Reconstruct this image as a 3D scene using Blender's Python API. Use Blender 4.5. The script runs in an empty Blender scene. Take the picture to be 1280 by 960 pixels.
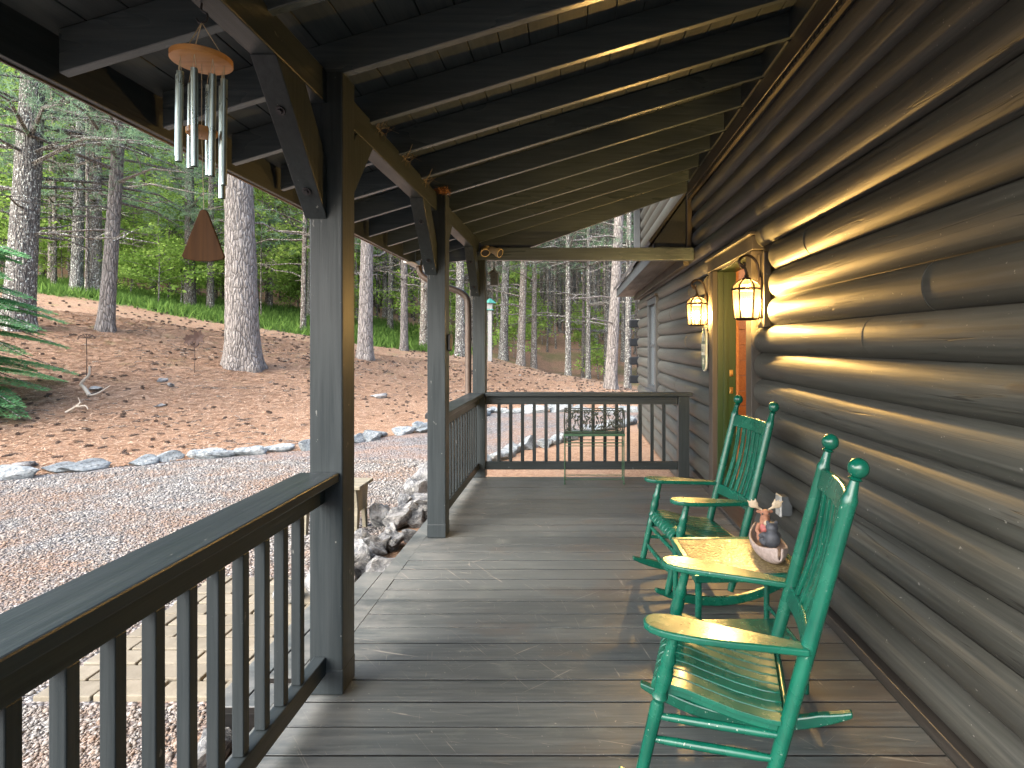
import bpy, bmesh, math, random
import numpy as np
from mathutils import Vector, Matrix, noise as mnoise

random.seed(7); np.random.seed(7)
scene = bpy.context.scene
COL = scene.collection
R = math.radians
F, U0, V0, H = 740.0, 716.0, 430.0, 1.45       # photograph calibration: focal (px), vanishing point, eye height

# ------------------------------------------------------------------ helpers
def tag(o, label=None, cat=None, group=None, kind=None):
    if label: o['label'] = label
    if cat: o['category'] = cat
    if group: o['group'] = group
    if kind: o['kind'] = kind
    return o

def thing(name, label, cat, loc=(0, 0, 0), rz=0.0, group=None):
    o = bpy.data.objects.new(name, None); COL.objects.link(o)
    o.location = loc; o.rotation_euler = (0, 0, rz); o.empty_display_size = .1
    return tag(o, label, cat, group)

def copy_tree(o, parent=None):
    c = o.copy(); COL.objects.link(c)
    if parent is not None: c.parent = parent
    for ch in list(o.children): copy_tree(ch, c)
    return c

class MB:
    """collects geometry, then links it as ONE mesh object"""
    def __init__(s): s.v = []; s.f = []; s.mi = []; s.cur = 0
    def add(s, vs, fs):
        b = len(s.v); s.v.extend(tuple(p) for p in vs)
        for f in fs: s.f.append(tuple(i + b for i in f)); s.mi.append(s.cur)
        return s
    def box(s, x0, x1, y0, y1, z0, z1):
        vs = [(x0,y0,z0),(x1,y0,z0),(x1,y1,z0),(x0,y1,z0),(x0,y0,z1),(x1,y0,z1),(x1,y1,z1),(x0,y1,z1)]
        return s.add(vs, [(0,3,2,1),(4,5,6,7),(0,1,5,4),(1,2,6,5),(2,3,7,6),(3,0,4,7)])
    def obox(s, p0, p1, w, h, up=(0, 0, 1)):
        p0 = Vector(p0); p1 = Vector(p1); d = (p1 - p0).normalized(); up = Vector(up)
        sx = d.cross(up).normalized(); uz = sx.cross(d).normalized()
        vs = []
        for p in (p0, p1):
            for a, b in ((-1,-1),(1,-1),(1,1),(-1,1)): vs.append(p + sx*a*w/2 + uz*b*h/2)
        return s.add(vs, [(0,1,2,3)[::-1],(4,5,6,7),(0,1,5,4),(1,2,6,5),(2,3,7,6),(3,0,4,7)])
    def prism(s, poly, axis, a, b):
        n = len(poly)
        def P(p, t):
            if axis == 'x': return (t, p[0], p[1])
            if axis == 'y': return (p[0], t, p[1])
            return (p[0], p[1], t)
        vs = [P(p, a) for p in poly] + [P(p, b) for p in poly]
        fs = [tuple(range(n))[::-1], tuple(range(n, 2*n))] + [(i, (i+1) % n, n+(i+1) % n, n+i) for i in range(n)]
        return s.add(vs, fs)
    def tube(s, pts, rad, n=8, cap=True):
        pts = [Vector(p) for p in pts]
        if not hasattr(rad, '__len__'): rad = [rad]*len(pts)
        vs = []; fs = []; ref = None
        for i, p in enumerate(pts):
            t = (pts[min(i+1, len(pts)-1)] - pts[max(i-1, 0)])
            t = t.normalized() if t.length > 1e-9 else Vector((0, 0, 1))
            if ref is None:
                ref = Vector((1, 0, 0)) if abs(t.x) < .9 else Vector((0, 1, 0))
            a = (ref - t*ref.dot(t))
            if a.length < 1e-6: a = t.orthogonal()
            a.normalize(); ref = a; b = t.cross(a)
            for k in range(n):
                an = 2*math.pi*k/n
                vs.append(p + (a*math.cos(an) + b*math.sin(an))*rad[i])
        for i in range(len(pts)-1):
            for k in range(n):
                fs.append((i*n+k, i*n+(k+1) % n, (i+1)*n+(k+1) % n, (i+1)*n+k))
        if cap:
            fs.append(tuple(range(n))[::-1]); m = (len(pts)-1)*n; fs.append(tuple(range(m, m+n)))
        return s.add(vs, fs)
    def lathe(s, p0, p1, prof, n=14):
        p0 = Vector(p0); p1 = Vector(p1)
        return s.tube([p0.lerp(p1, t) for t, r in prof], [r for t, r in prof], n)
    def ball(s, c, r, nu=14, nv=9, rot=None):
        if not hasattr(r, '__len__'): r = (r, r, r)
        vs = []; fs = []
        for j in range(nv+1):
            th = math.pi*j/nv
            for i in range(nu):
                ph = 2*math.pi*i/nu
                p = Vector((r[0]*math.sin(th)*math.cos(ph), r[1]*math.sin(th)*math.sin(ph), r[2]*math.cos(th)))
                if rot is not None: p = rot @ p
                vs.append(p + Vector(c))
        for j in range(nv):
            for i in range(nu):
                fs.append((j*nu+i, (j+1)*nu+i, (j+1)*nu+(i+1) % nu, j*nu+(i+1) % nu))
        return s.add(vs, fs)
    def build(s, name, mat, parent=None, smooth=False, org=None, bevel=0, kind=None, angle=40, segs=2):
        me = bpy.data.meshes.new(name)
        vs = s.v
        if org is not None: vs = [(p[0]-org[0], p[1]-org[1], p[2]-org[2]) for p in vs]
        me.from_pydata(vs, [], s.f)
        for m in (mat if isinstance(mat, (list, tuple)) else [mat]): me.materials.append(m)
        if any(s.mi): me.polygons.foreach_set('material_index', s.mi)
        if smooth:
            me.polygons.foreach_set('use_smooth', [True]*len(me.polygons))
            me.set_sharp_from_angle(angle=R(angle))
        me.update()
        o = bpy.data.objects.new(name, me); COL.objects.link(o)
        if parent is not None: o.parent = parent
        if bevel:
            b = o.modifiers.new('bevel', 'BEVEL'); b.width = bevel; b.segments = segs; b.limit_method = 'ANGLE'; b.angle_limit = R(50)
        if kind: o['kind'] = kind
        return o

def np_mesh(name, V, quads, mat, parent=None, tris=False):
    """fast mesh from numpy arrays: V (n,3), faces (m,k)"""
    k = quads.shape[1]; me = bpy.data.meshes.new(name)
    me.vertices.add(len(V)); me.vertices.foreach_set('co', V.astype(np.float32).ravel())
    me.loops.add(quads.size); me.loops.foreach_set('vertex_index', quads.astype(np.int32).ravel())
    me.polygons.add(len(quads)); me.polygons.foreach_set('loop_start', np.arange(0, quads.size, k, dtype=np.int32))
    me.polygons.foreach_set('loop_total', np.full(len(quads), k, dtype=np.int32))
    me.materials.append(mat); me.update(calc_edges=True); me.validate()
    o = bpy.data.objects.new(name, me); COL.objects.link(o)
    if parent is not None: o.parent = parent
    return o

# ------------------------------------------------------------------ materials
class NT:
    def __init__(s, name):
        s.m = bpy.data.materials.new(name); s.m.use_nodes = True; s.t = s.m.node_tree
        s.b = s.t.nodes['Principled BSDF']; s.out = s.t.nodes['Material Output']
    def n(s, typ, inp=None, **kw):
        nd = s.t.nodes.new(typ)
        for k, v in kw.items(): setattr(nd, k, v)
        for k, v in (inp or {}).items():
            if isinstance(v, bpy.types.NodeSocket): s.t.links.new(v, nd.inputs[k])
            else: nd.inputs[k].default_value = v
        return nd
    def link(s, a, b): s.t.links.new(a, b)
    def coord(s, scale=(1, 1, 1), rot=(0, 0, 0), out='Object', loc=(0, 0, 0)):
        tc = s.n('ShaderNodeTexCoord')
        return s.n('ShaderNodeMapping', {'Vector': tc.outputs[out], 'Scale': scale, 'Rotation': rot, 'Location': loc}).outputs[0]
    def noise(s, vec, scale=1.0, detail=4.0, rough=.55, dist=0.0):
        return s.n('ShaderNodeTexNoise', {'Vector': vec, 'Scale': scale, 'Detail': detail, 'Roughness': rough, 'Distortion': dist}).outputs['Fac']
    def ramp(s, fac, stops):
        r = s.n('ShaderNodeValToRGB', {'Fac': fac}); e = r.color_ramp.elements
        while len(e) < len(stops): e.new(.5)
        for i, (p, c) in enumerate(stops):
            e[i].position = p
            e[i].color = (c, c, c, 1) if not hasattr(c, '__len__') else (*c[:3], 1)
        return r.outputs['Color']
    def mix(s, fac, a, b, mode='MIX'):
        nd = s.n('ShaderNodeMix', data_type='RGBA', blend_type=mode)
        for k, v in ((0, fac), (6, a), (7, b)):
            if isinstance(v, bpy.types.NodeSocket): s.link(v, nd.inputs[k])
            elif hasattr(v, '__len__'): nd.inputs[k].default_value = (*v[:3], 1)
            else: nd.inputs[k].default_value = v
        return nd.outputs[2]
    def math(s, op, a, b=0.0, c=0.0):
        nd = s.n('ShaderNodeMath', operation=op)
        for i, v in enumerate((a, b, c)):
            if isinstance(v, bpy.types.NodeSocket): s.link(v, nd.inputs[i])
            else: nd.inputs[i].default_value = v
        return nd.outputs[0]
    def bump(s, h, strength=.3, dist=.01, nrm=None):
        i = {'Height': h, 'Strength': strength, 'Distance': dist}
        if nrm is not None: i['Normal'] = nrm
        return s.n('ShaderNodeBump', i).outputs[0]
    def done(s, col=None, rough=None, normal=None, spec=None, metal=None):
        for k, v in (('Base Color', col), ('Roughness', rough), ('Normal', normal), ('Specular IOR Level', spec), ('Metallic', metal)):
            if v is None: continue
            if isinstance(v, bpy.types.NodeSocket): s.link(v, s.b.inputs[k])
            else: s.b.inputs[k].default_value = (*v[:3], 1) if hasattr(v, '__len__') else v
        return s.m

def stretch(axis, along, across):
    return tuple(along if 'xyz'[i] == axis else across for i in range(3))

def mk_wood(name, c1, c2, axis, rough=.45, chips=.0, bump=.25, fine=28, spec=.5, out='Object'):
    t = NT(name)
    g = t.noise(t.coord(stretch(axis, 1.1, fine), out=out), 2.0, 5, .6, .4)
    big = t.noise(t.coord(stretch(axis, .8, 3.5), out=out), 1.3, 3)
    col = t.mix(t.ramp(g, [(.3, 0), (.7, 1)]), c1, c2)
    col = t.mix(t.ramp(big, [(.35, 0), (.7, .45)]), col, tuple(x*.6 for x in c1))
    if chips:
        ch = t.noise(t.coord(stretch(axis, 18, 34), out=out), 1.0, 3, .6)
        col = t.mix(t.math('MULTIPLY', t.ramp(ch, [(.71, 0), (.74, 1)]), chips), col, (.42, .42, .4))
    fn = t.noise(t.coord((1, 1, 1), out=out), 55, 3)
    nrm = t.bump(t.math('ADD', g, t.math('MULTIPLY', fn, .3)), bump, .004)
    rg = t.ramp(big, [(.3, max(rough-.08, .05)), (.7, rough+.12)])
    return t.done(col, rg, nrm, spec)

M = {}
CH1, CH2 = (.0180, .0250, .0285), (.0360, .0445, .0490)
M['paint_x'] = mk_wood('charcoal_paint_x', CH1, CH2, 'x', .36, .25, spec=.22)
M['paint_y'] = mk_wood('charcoal_paint_y', CH1, CH2, 'y', .36, .25, spec=.22)
M['paint_z'] = mk_wood('charcoal_paint_z', CH1, CH2, 'z', .38, .3, spec=.22)
M['stain_x'] = mk_wood('dark_stain_x', (.036, .052, .062), (.078, .100, .112), 'x', .30, .1, spec=.6)
M['stain_y'] = mk_wood('dark_stain_y', (.022, .029, .033), (.046, .055, .059), 'y', .40)
M['ceil'] = mk_wood('dark_ceiling_boards', (.028, .038, .044), (.056, .068, .074), 'y', .5)
M['trim'] = mk_wood('brown_trim', (0.03366, 0.02876, 0.02326), (0.06732, 0.0563, 0.04529), 'z', .5, .15)
M['trim_y'] = mk_wood('brown_trim_y', (0.02754, 0.02448, 0.02081), (0.05202, 0.0459, 0.03978), 'y', .5, .1)
M['jamb'] = mk_wood('green_jamb', (0.0124, 0.031, 0.00868), (0.0248, 0.05456, 0.01488), 'z', .4)
M['pine'] = mk_wood('orange_pine', (.26, .095, .032), (.42, .18, .065), 'y', .45)
M['greywood'] = mk_wood('weathered_wood', (0.152, 0.14, 0.1), (0.232, 0.212, 0.156), 'x', .7)
M['chime_wood'] = mk_wood('chime_wood', (.40, .185, .055), (.56, .29, .10), 'x', .38)
M['sail_wood'] = mk_wood('sail_wood', (0.04, 0.0176, 0.0064), (0.08, 0.036, 0.012), 'z', .7, spec=.15)
M['logend'] = mk_wood('dark_log_end', (.006, .008, .011), (.016, .020, .026), 'x', .6, spec=.15)
M['dormer'] = mk_wood('blue_grey_siding', (0.02976, 0.03571, 0.03968), (0.0496, 0.05555, 0.05952), 'y', .55)
M['drift'] = mk_wood('bleached_branch', (.28, .245, .20), (.42, .375, .31), 'z', .8)

def mk_deck():
    t = NT('deck_boards')
    tc = t.n('ShaderNodeTexCoord'); sep = t.n('ShaderNodeSeparateXYZ', {'Vector': tc.outputs['Object']})
    row = t.math('FLOOR', t.math('DIVIDE', t.math('ADD', sep.outputs['Y'], 20-.055), .1565))
    wn = t.n('ShaderNodeTexWhiteNoise', {'W': row}, noise_dimensions='1D')
    off = t.n('ShaderNodeCombineXYZ', {'X': t.math('MULTIPLY', wn.outputs['Value'], 37.0)}).outputs[0]
    v = t.n('ShaderNodeVectorMath', {0: tc.outputs['Object'], 1: off}, operation='ADD').outputs[0]
    def mp(sc, rz=0): return t.n('ShaderNodeMapping', {'Vector': v, 'Scale': sc, 'Rotation': (0, 0, rz)}).outputs[0]
    def mq(sc, rz=0, lx=0):
        r_ = t.n('ShaderNodeMapping', {'Vector': tc.outputs['Object'], 'Rotation': (0, 0, rz), 'Location': (lx, 0, 0)}).outputs[0]
        return t.n('ShaderNodeMapping', {'Vector': r_, 'Scale': sc}).outputs[0]
    grain = t.noise(mp((1.2, 26, 26)), 2.2, 6, .62, .5)
    col = t.mix(t.ramp(grain, [(.3, 0), (.72, 1)]), (.049, .058, .060), (.108, .118, .116))
    worn = t.noise(mq((.9, 1.6, 1)), 1.4, 5, .62)                        # paint rubbed to brown wood
    col = t.mix(t.ramp(t.math('ADD', worn, t.math('MULTIPLY', sep.outputs['X'], .11)), [(.54, 0), (.74, .6)]), col, (.095, .068, .048))
    tint = t.ramp(wn.outputs['Value'], [(0, .78), (1, 1.18)])
    col = t.mix(1.0, col, tint, 'MULTIPLY')
    dust = t.noise(mq((2.2, 3.5, 1)), 2.0, 8, .72)
    col = t.mix(t.ramp(dust, [(.56, 0), (.74, .40)]), col, (0.19, 0.2082, 0.1827))
    zone = t.ramp(t.noise(mq((.8, .8, 1), 0, 3.3), 1.5, 2), [(.45, 0), (.6, 1)])
    for k, (rz, lx, th) in enumerate(((.9, 0, .69), (-.7, 5, .70), (.25, 9, .70), (1.35, 14, .71))):
        s_ = t.noise(mq((2.6, 85, 1), rz, lx), 1.0, 2, .5, .9)
        f = t.math('MULTIPLY', t.ramp(s_, [(th, 0), (th+.02, .5)]), zone if k < 2 else t.ramp(dust, [(.42, 0), (.55, 1)]))
        col = t.mix(f, col, (.36, .33, .28))
    sp = t.noise(mq((40, 60, 1), .3), 1.0, 3, .6)
    col = t.mix(t.math('MULTIPLY', t.ramp(sp, [(.68, 0), (.72, .8)]), t.ramp(worn, [(.4, .2), (.6, 1)])), col, (.42, .40, .35))
    edge = t.n('ShaderNodeMapRange', {'Value': sep.outputs['X'], 'From Min': -.72, 'From Max': -1.05, 'To Min': 0.0, 'To Max': 1.0}).outputs[0]
    col = t.mix(t.math('MULTIPLY', edge, t.ramp(t.noise(mq((1.5, 2.5, 1), 0, 7), 2.0, 6, .7), [(.42, 0), (.62, .36)])), col, (.25, .245, .225))   # dust along the open edge
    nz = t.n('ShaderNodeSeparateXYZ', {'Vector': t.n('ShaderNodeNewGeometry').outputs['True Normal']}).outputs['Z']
    col = t.mix(t.ramp(t.math('ABSOLUTE', nz), [(.25, 1), (.5, 0)]), col, (.008, .008, .008))   # side faces of the boards coloured near black
    rough = t.ramp(t.math('ADD', grain, t.math('MULTIPLY', dust, .5)), [(.4, .24), (1.0, .50)])
    n1 = t.bump(grain, .35, .003)
    return t.done(col, rough, n1, .5)
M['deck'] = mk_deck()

def mk_log():
    t = NT('stained_logs')
    tc = t.n('ShaderNodeTexCoord'); sep = t.n('ShaderNodeSeparateXYZ', {'Vector': tc.outputs['Object']})
    row = t.math('FLOOR', t.math('DIVIDE', t.math('ADD', sep.outputs['Z'], 10*.19-.0566), .19))
    wn = t.n('ShaderNodeTexWhiteNoise', {'W': row}, noise_dimensions='1D')
    off = t.n('ShaderNodeCombineXYZ', {'Y': t.math('MULTIPLY', wn.outputs['Value'], 53.0)}).outputs[0]
    v = t.n('ShaderNodeVectorMath', {0: tc.outputs['Object'], 1: off}, operation='ADD').outputs[0]
    def mp(sc): return t.n('ShaderNodeMapping', {'Vector': v, 'Scale': sc}).outputs[0]
    g = t.noise(mp((40, .9, 40)), 1.6, 6, .6, .6)
    col = t.mix(t.ramp(g, [(.3, 0), (.7, 1)]), (0.03784, 0.04042, 0.03526), (0.08256, 0.08342, 0.07224))
    blot = t.noise(mp((3, .7, 5)), 1.3, 4)
    col = t.mix(t.ramp(blot, [(.35, 0), (.7, .5)]), col, (.026, .025, .0235))
    col = t.mix(1.0, col, t.ramp(wn.outputs['Value'], [(0, .85), (1, 1.15)]), 'MULTIPLY')
    ck = t.noise(mp((16, .42, 16)), 1.5, 2, .4, .3)                       # drying checks: thin long cracks
    cm = t.math('MULTIPLY', t.ramp(t.math('ABSOLUTE', t.math('SUBTRACT', ck, .5)), [(.0, 1), (.010, 0)]), t.ramp(t.noise(mp((5, .45, 7)), 1, 2), [(.51, 0), (.56, 1)]))
    col = t.mix(t.math('MULTIPLY', cm, .85), col, (.012, .010, .008))
    kn = t.n('ShaderNodeTexVoronoi', {'Vector': mp((1.6, 1.3, 4.5)), 'Scale': 1.0, 'Randomness': 1.0}).outputs['Distance']
    kd = t.ramp(kn, [(.05, 1), (.085, 0)])
    col = t.mix(t.math('MULTIPLY', kd, .55), col, (.05, .035, .02))
    sp = t.noise(mp((60, 40, 60)), 1.0, 2)
    col = t.mix(t.ramp(sp, [(.72, 0), (.75, .5)]), col, (.35, .33, .3))
    h = t.math('SUBTRACT', t.math('ADD', g, t.math('MULTIPLY', kd, .5)), t.math('MULTIPLY', cm, 1.4))
    nrm = t.bump(h, .30, .006)
    wavy = t.noise(mp((4, 1.4, 4)), 1.0, 3)
    nrm = t.bump(wavy, .12, .02, nrm)
    return t.done(col, t.ramp(g, [(.3, .46), (.7, .58)]), nrm, .5)
M['log'] = mk_log()

def simple(name, col, rough=.5, metal=0.0, var=.15, scale=20, bump=.0, spec=.5):
    t = NT(name); n_ = t.noise(t.coord(), scale, 4)
    c = t.mix(t.ramp(n_, [(.3, 0), (.7, 1)]), tuple(x*(1-var) for x in col), tuple(min(1, x*(1+var)) for x in col))
    return t.done(c, t.ramp(n_, [(.3, max(.03, rough-.06)), (.7, min(1, rough+.08))]), t.bump(n_, bump, .004) if bump else None, spec, metal)

def mk_green():
    t = NT('glossy_green_paint')
    n_ = t.noise(t.coord(), 9, 5); c = t.mix(t.ramp(n_, [(.3, 0), (.7, 1)]), (.002, .072, .046), (.0035, .110, .067))
    sc = t.noise(t.coord((1, 1, 1)), 75, 3, .6)
    c = t.mix(t.math('MULTIPLY', t.ramp(sc, [(.69, 0), (.715, 1)]), .7), c, (.42, .48, .40))
    return t.done(c, t.ramp(n_, [(.3, .20), (.7, .32)]), t.bump(t.noise(t.coord(), 30, 3), .08, .004), .55)
M['green'] = mk_green()
M['iron'] = simple('wrought_iron', (.03, .04, .033), .5, .3)
M['irongreen'] = simple('green_iron', (.03, .085, .05), .5, .2)
M['black'] = simple('black_plastic', (.02, .02, .022), .4)
M['bronze'] = simple('bronze_lantern', (.045, .033, .024), .4, .7)
M['brass'] = simple('brass', (.75, .50, .18), .28, 1.0)
M['bolt'] = simple('bolt_steel', (.05, .05, .055), .4, .8)
M['alu'] = simple('chime_aluminium', (.36, .42, .40), .30, .85, .06)
M['white'] = simple('white_plastic', (.58, .575, .55), .45)
M['grey_box'] = simple('grey_box', (.07, .08, .085), .5)
M['beige'] = simple('beige_fitting', (.46, .38, .24), .5)
M['gutter'] = simple('brown_gutter', (.085, .06, .045), .4)
M['rope'] = simple('cord', (.45, .38, .26), .9)
M['straw'] = simple('dry_straw', (.22, .10, .04), .9)
M['strawpale'] = simple('pale_straw', (.20, .16, .11), .9)
M['rust'] = simple('rusty_metal', (.035, .018, .013), .8, .2, .3)
M['shingle'] = simple('roof_shingle', (.06, .06, .062), .9, 0, .3, 40, .4)
M['resin_pink'] = simple('resin_canoe', (.32, .26, .235), .7, 0, .25, 60, .3)
M['resin_brown'] = simple('resin_brown', (.30, .14, .085), .6, 0, .25, 60)
M['resin_black'] = simple('resin_charcoal', (.045, .05, .06), .6, 0, .3, 60)
M['resin_cream'] = simple('resin_cream', (.42, .34, .24), .6, 0, .2, 60)
M['resin_red'] = simple('resin_plaid', (.35, .10, .09), .6, 0, .3, 80)
M['foundation'] = simple('foundation', (.3, .3, .29), .85, 0, .2, 12, .3)
M['postwhite'] = simple('faded_white_post', (.22, .22, .215), .6)
M['verdigris'] = simple('green_cap', (.05, .22, .18), .5)

def mk_glass_top():
    t = NT('pebbled_glass'); v = t.n('ShaderNodeTexVoronoi', {'Vector': t.coord(), 'Scale': 95.0})
    c = t.mix(t.ramp(v.outputs['Distance'], [(.1, 0), (.6, 1)]), (.34, .27, .135), (.20, .155, .075))
    return t.done(c, .18, t.bump(v.outputs['Distance'], .5, .004), .6)
M['pebble_glass'] = mk_glass_top()

def mk_pane():
    t = NT('seeded_lantern_glass')
    tr = t.n('ShaderNodeBsdfTransparent', {'Color': (1, .96, .86, 1)})
    df = t.n('ShaderNodeBsdfTranslucent', {'Color': (.95, .88, .7, 1)})
    gl = t.n('ShaderNodeBsdfGlossy', {'Color': (1, 1, 1, 1), 'Roughness': .12})
    m1 = t.n('ShaderNodeMixShader', {0: .012, 1: tr.outputs[0], 2: df.outputs[0]})
    m2 = t.n('ShaderNodeMixShader', {0: .07, 1: m1.outputs[0], 2: gl.outputs[0]})
    t.link(m2.outputs[0], t.out.inputs[0]); return t.m
M['pane'] = mk_pane()
def mk_bulb():
    t = NT('lit_bulb'); e = t.n('ShaderNodeEmission', {'Color': (1.0, .60, .19, 1), 'Strength': BULB})
    t.link(e.outputs[0], t.out.inputs[0]); return t.m
BULB = 880.0
M['bulb'] = mk_bulb()
def mk_winglass():
    t = NT('window_glass'); return t.done((.10, .12, .13), .08, None, .9)
M['winglass'] = mk_winglass()

def mk_stone(name, c1, c2, c3):
    t = NT(name); n_ = t.noise(t.coord(), 7, 9, .72); n2 = t.noise(t.coord((1, 1, 3), (0, .4, .2)), 11, 7, .7, 1.0)
    c = t.mix(t.ramp(n_, [(.40, 0), (.58, 1)]), c1, c2)
    c = t.mix(t.ramp(n2, [(.52, 0), (.62, .9)]), c, c3)
    c = t.mix(t.ramp(t.noise(t.coord((1, 1, 1), (.3, 0, 1)), 16, 6, .75), [(.58, 0), (.66, .8)]), c, tuple(x*.35 for x in c1))
    geo = t.n('ShaderNodeObjectInfo'); c = t.mix(1.0, c, t.ramp(geo.outputs['Random'], [(0, .75), (1, 1.15)]), 'MULTIPLY')
    return t.done(c, .9, t.bump(t.math('ADD', n_, n2), 1.0, .05))
M['stone'] = mk_stone('border_stone', (0.1652, 0.1971, 0.2161), (0.3558, 0.3875, 0.3939), (0.08895, 0.0953, 0.1017))
M['rock'] = mk_stone('pile_rock', (0.0756, 0.081, 0.0864), (0.2916, 0.297, 0.297), (0.3888, 0.3888, 0.3618))

def mk_ground():
    t = NT('forest_ground')
    def at(n_): return t.n('ShaderNodeAttribute', attribute_name=n_).outputs['Fac']
    c0 = t.coord()
    f1 = t.noise(c0, 70, 6, .75, .6); f2 = t.noise(c0, 9, 6, .65); f3 = t.noise(c0, .9, 4, .6)
    def rs(a): return t.n('ShaderNodeMapping', {'Vector': t.coord((1, 1, 1), (0, 0, a)), 'Scale': (9, 70, 10)}).outputs[0]
    strand = t.noise(rs(.7), 1, 3, .6, 1.5); strand2 = t.noise(rs(2.3), 1, 3, .6, 1.5)
    need = t.mix(t.ramp(f1, [(.32, 0), (.68, 1)]), (.19, .112, .068), (.36, .228, .150))
    need = t.mix(t.ramp(f2, [(.42, 0), (.66, .75)]), need, (.135, .078, .047))
    f4 = t.noise(c0, 24, 5, .7, .8)
    need = t.mix(t.ramp(f4, [(.52, 0), (.64, .8)]), need, (.41, .295, .21))
    need = t.mix(t.ramp(t.noise(c0, 31, 4, .7, 1.0), [(.60, 0), (.70, .85)]), need, (.075, .045, .032))
    need = t.mix(t.ramp(t.math('MAXIMUM', strand, strand2), [(.60, 0), (.70, .7)]), need, (.43, .32, .235))
    need = t.mix(t.ramp(f3, [(.45, 0), (.7, .45)]), need, (.35, .25, .18))
    moss = t.math('MULTIPLY', t.ramp(t.noise(c0, 1.7, 5, .7), [(.56, 0), (.68, .65)]), at('moss'))
    need = t.mix(moss, need, (.20, .20, .085))
    litter = t.mix(t.ramp(t.noise(c0, 14, 6, .7), [(.35, 0), (.65, 1)]), (0.136, 0.0832, 0.0576), (0.384, 0.24, 0.16))
    litter = t.mix(t.ramp(t.noise(c0, .35, 4, .6), [(.5, 0), (.62, .55)]), litter, (.065, .11, .03))
    grass = t.mix(t.ramp(t.noise(c0, 6, 6, .7), [(.35, 0), (.65, 1)]), (.05, .10, .022), (.11, .19, .04))
    v = t.n('ShaderNodeTexVoronoi', {'Vector': c0, 'Scale': 34.0, 'Randomness': 1.0})
    vs = t.n('ShaderNodeSeparateColor', {0: v.outputs['Color']})
    grav = t.ramp(vs.outputs[0], [(0, (0.082, 0.082, 0.0861)), (.35, (0.164, 0.1599, 0.1599)), (.7, (0.2296, 0.2255, 0.2255)), (1, (0.3444, 0.3362, 0.328))])
    grav = t.mix(t.ramp(v.outputs['Distance'], [(.45, 0), (.75, .85)]), grav, (.07, .06, .055))
    orange = t.math('MULTIPLY', t.ramp(t.noise(c0, 1.1, 7, .72), [(.45, 0), (.62, .95)]), t.ramp(f1, [(.38, 0), (.55, 1)]))
    grav = t.mix(orange, grav, (.26, .165, .115))
    edge = t.math('MULTIPLY', t.math('SUBTRACT', t.noise(c0, 3.5, 5, .7), .5), 1.1)
    def th(n_, lo=.42, hi=.58): return t.ramp(t.math('ADD', at(n_), edge), [(lo, 0), (hi, 1)])
    col = t.mix(th('litter'), need, litter)
    col = t.mix(th('grass'), col, grass)
    g = th('gravel'); col = t.mix(g, col, grav)
    h = t.mix(g, t.math('ADD', f1, t.math('ADD', strand, f2)), t.math('MULTIPLY', t.math('SUBTRACT', 1.0, v.outputs['Distance']), 2.0))
    return t.done(col, .9, t.bump(h, .75, .03), .2)
M['ground'] = mk_ground()

def mk_paver():
    t = NT('tan_pavers'); n_ = t.noise(t.coord(), 6, 7, .7); geo = t.n('ShaderNodeNewGeometry')
    c = t.mix(t.ramp(n_, [(.3, 0), (.7, 1)]), (0.132, 0.114, 0.08104), (0.198, 0.177, 0.135))
    c = t.mix(1.0, c, t.ramp(geo.outputs['Random Per Island'], [(0, .8), (1, 1.12)]), 'MULTIPLY')
    return t.done(c, .85, t.bump(t.noise(t.coord(), 60, 4), .3, .006))
M['paver'] = mk_paver()

def mk_pebbles():
    t = NT('gravel_pebbles'); geo = t.n('ShaderNodeNewGeometry')
    c = t.ramp(geo.outputs['Random Per Island'], [(0, (0.09676, 0.09322, 0.08732)), (.35, (0.1593, 0.1534, 0.144)), (.7, (0.21, 0.203, 0.1912)), (.93, (0.2773, 0.269, 0.2549)), (1, (0.3658, 0.354, 0.3363))])
    n_ = t.noise(t.coord(), 1.1, 7, .72); n2 = t.noise(t.coord(), 26, 4, .7)
    c = t.mix(t.math('MULTIPLY', t.ramp(n_, [(.42, 0), (.58, 1)]), t.ramp(n2, [(.38, 0), (.52, .85)])), c, (.185, .125, .088))
    return t.done(c, .9, None, .2)
M['pebble'] = mk_pebbles()

def mk_bark(name, c1, c2, lich, amt):
    t = NT(name); info = t.n('ShaderNodeObjectInfo')
    rnd = t.math('MULTIPLY', info.outputs['Random'], 40.0)
    base = t.n('ShaderNodeVectorMath', {0: t.n('ShaderNodeTexCoord').outputs['Object'], 1: t.n('ShaderNodeCombineXYZ', {'Z': rnd}).outputs[0]}, operation='ADD').outputs[0]
    def mp(s_): return t.n('ShaderNodeMapping', {'Vector': base, 'Scale': s_}).outputs[0]
    v = t.n('ShaderNodeTexVoronoi', {'Vector': mp((16, 16, 3.6)), 'Scale': 1.0}, feature='DISTANCE_TO_EDGE').outputs['Distance']
    n_ = t.noise(mp((10, 10, 3)), 1.5, 8, .7)
    c = t.mix(t.ramp(n_, [(.35, 0), (.65, 1)]), c1, c2)
    c = t.mix(t.ramp(v, [(0, .85), (.12, 0)]), c, tuple(x*.35 for x in c1))
    l_ = t.noise(mp((15, 15, 11)), 1.6, 5, .65)
    c = t.mix(t.ramp(l_, [(.56, 0), (.61, amt)]), c, lich)
    c = t.mix(1.0, c, t.ramp(info.outputs['Random'], [(0, .65), (1, 1.25)]), 'MULTIPLY')
    h = t.math('ADD', t.ramp(v, [(0, 0), (.25, 1)]), n_)
    return t.done(c, .9, t.bump(h, .9, .03), .2)
M['bark'] = mk_bark('pine_bark', (0.1063, 0.09, 0.0775), (0.25, 0.2188, 0.1938), (0.525, 0.55, 0.5), .85)
M['bark_big'] = mk_bark('furrowed_grey_bark', (0.12, 0.108, 0.1), (0.272, 0.252, 0.236), (0.368, 0.368, 0.352), .3)
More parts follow.
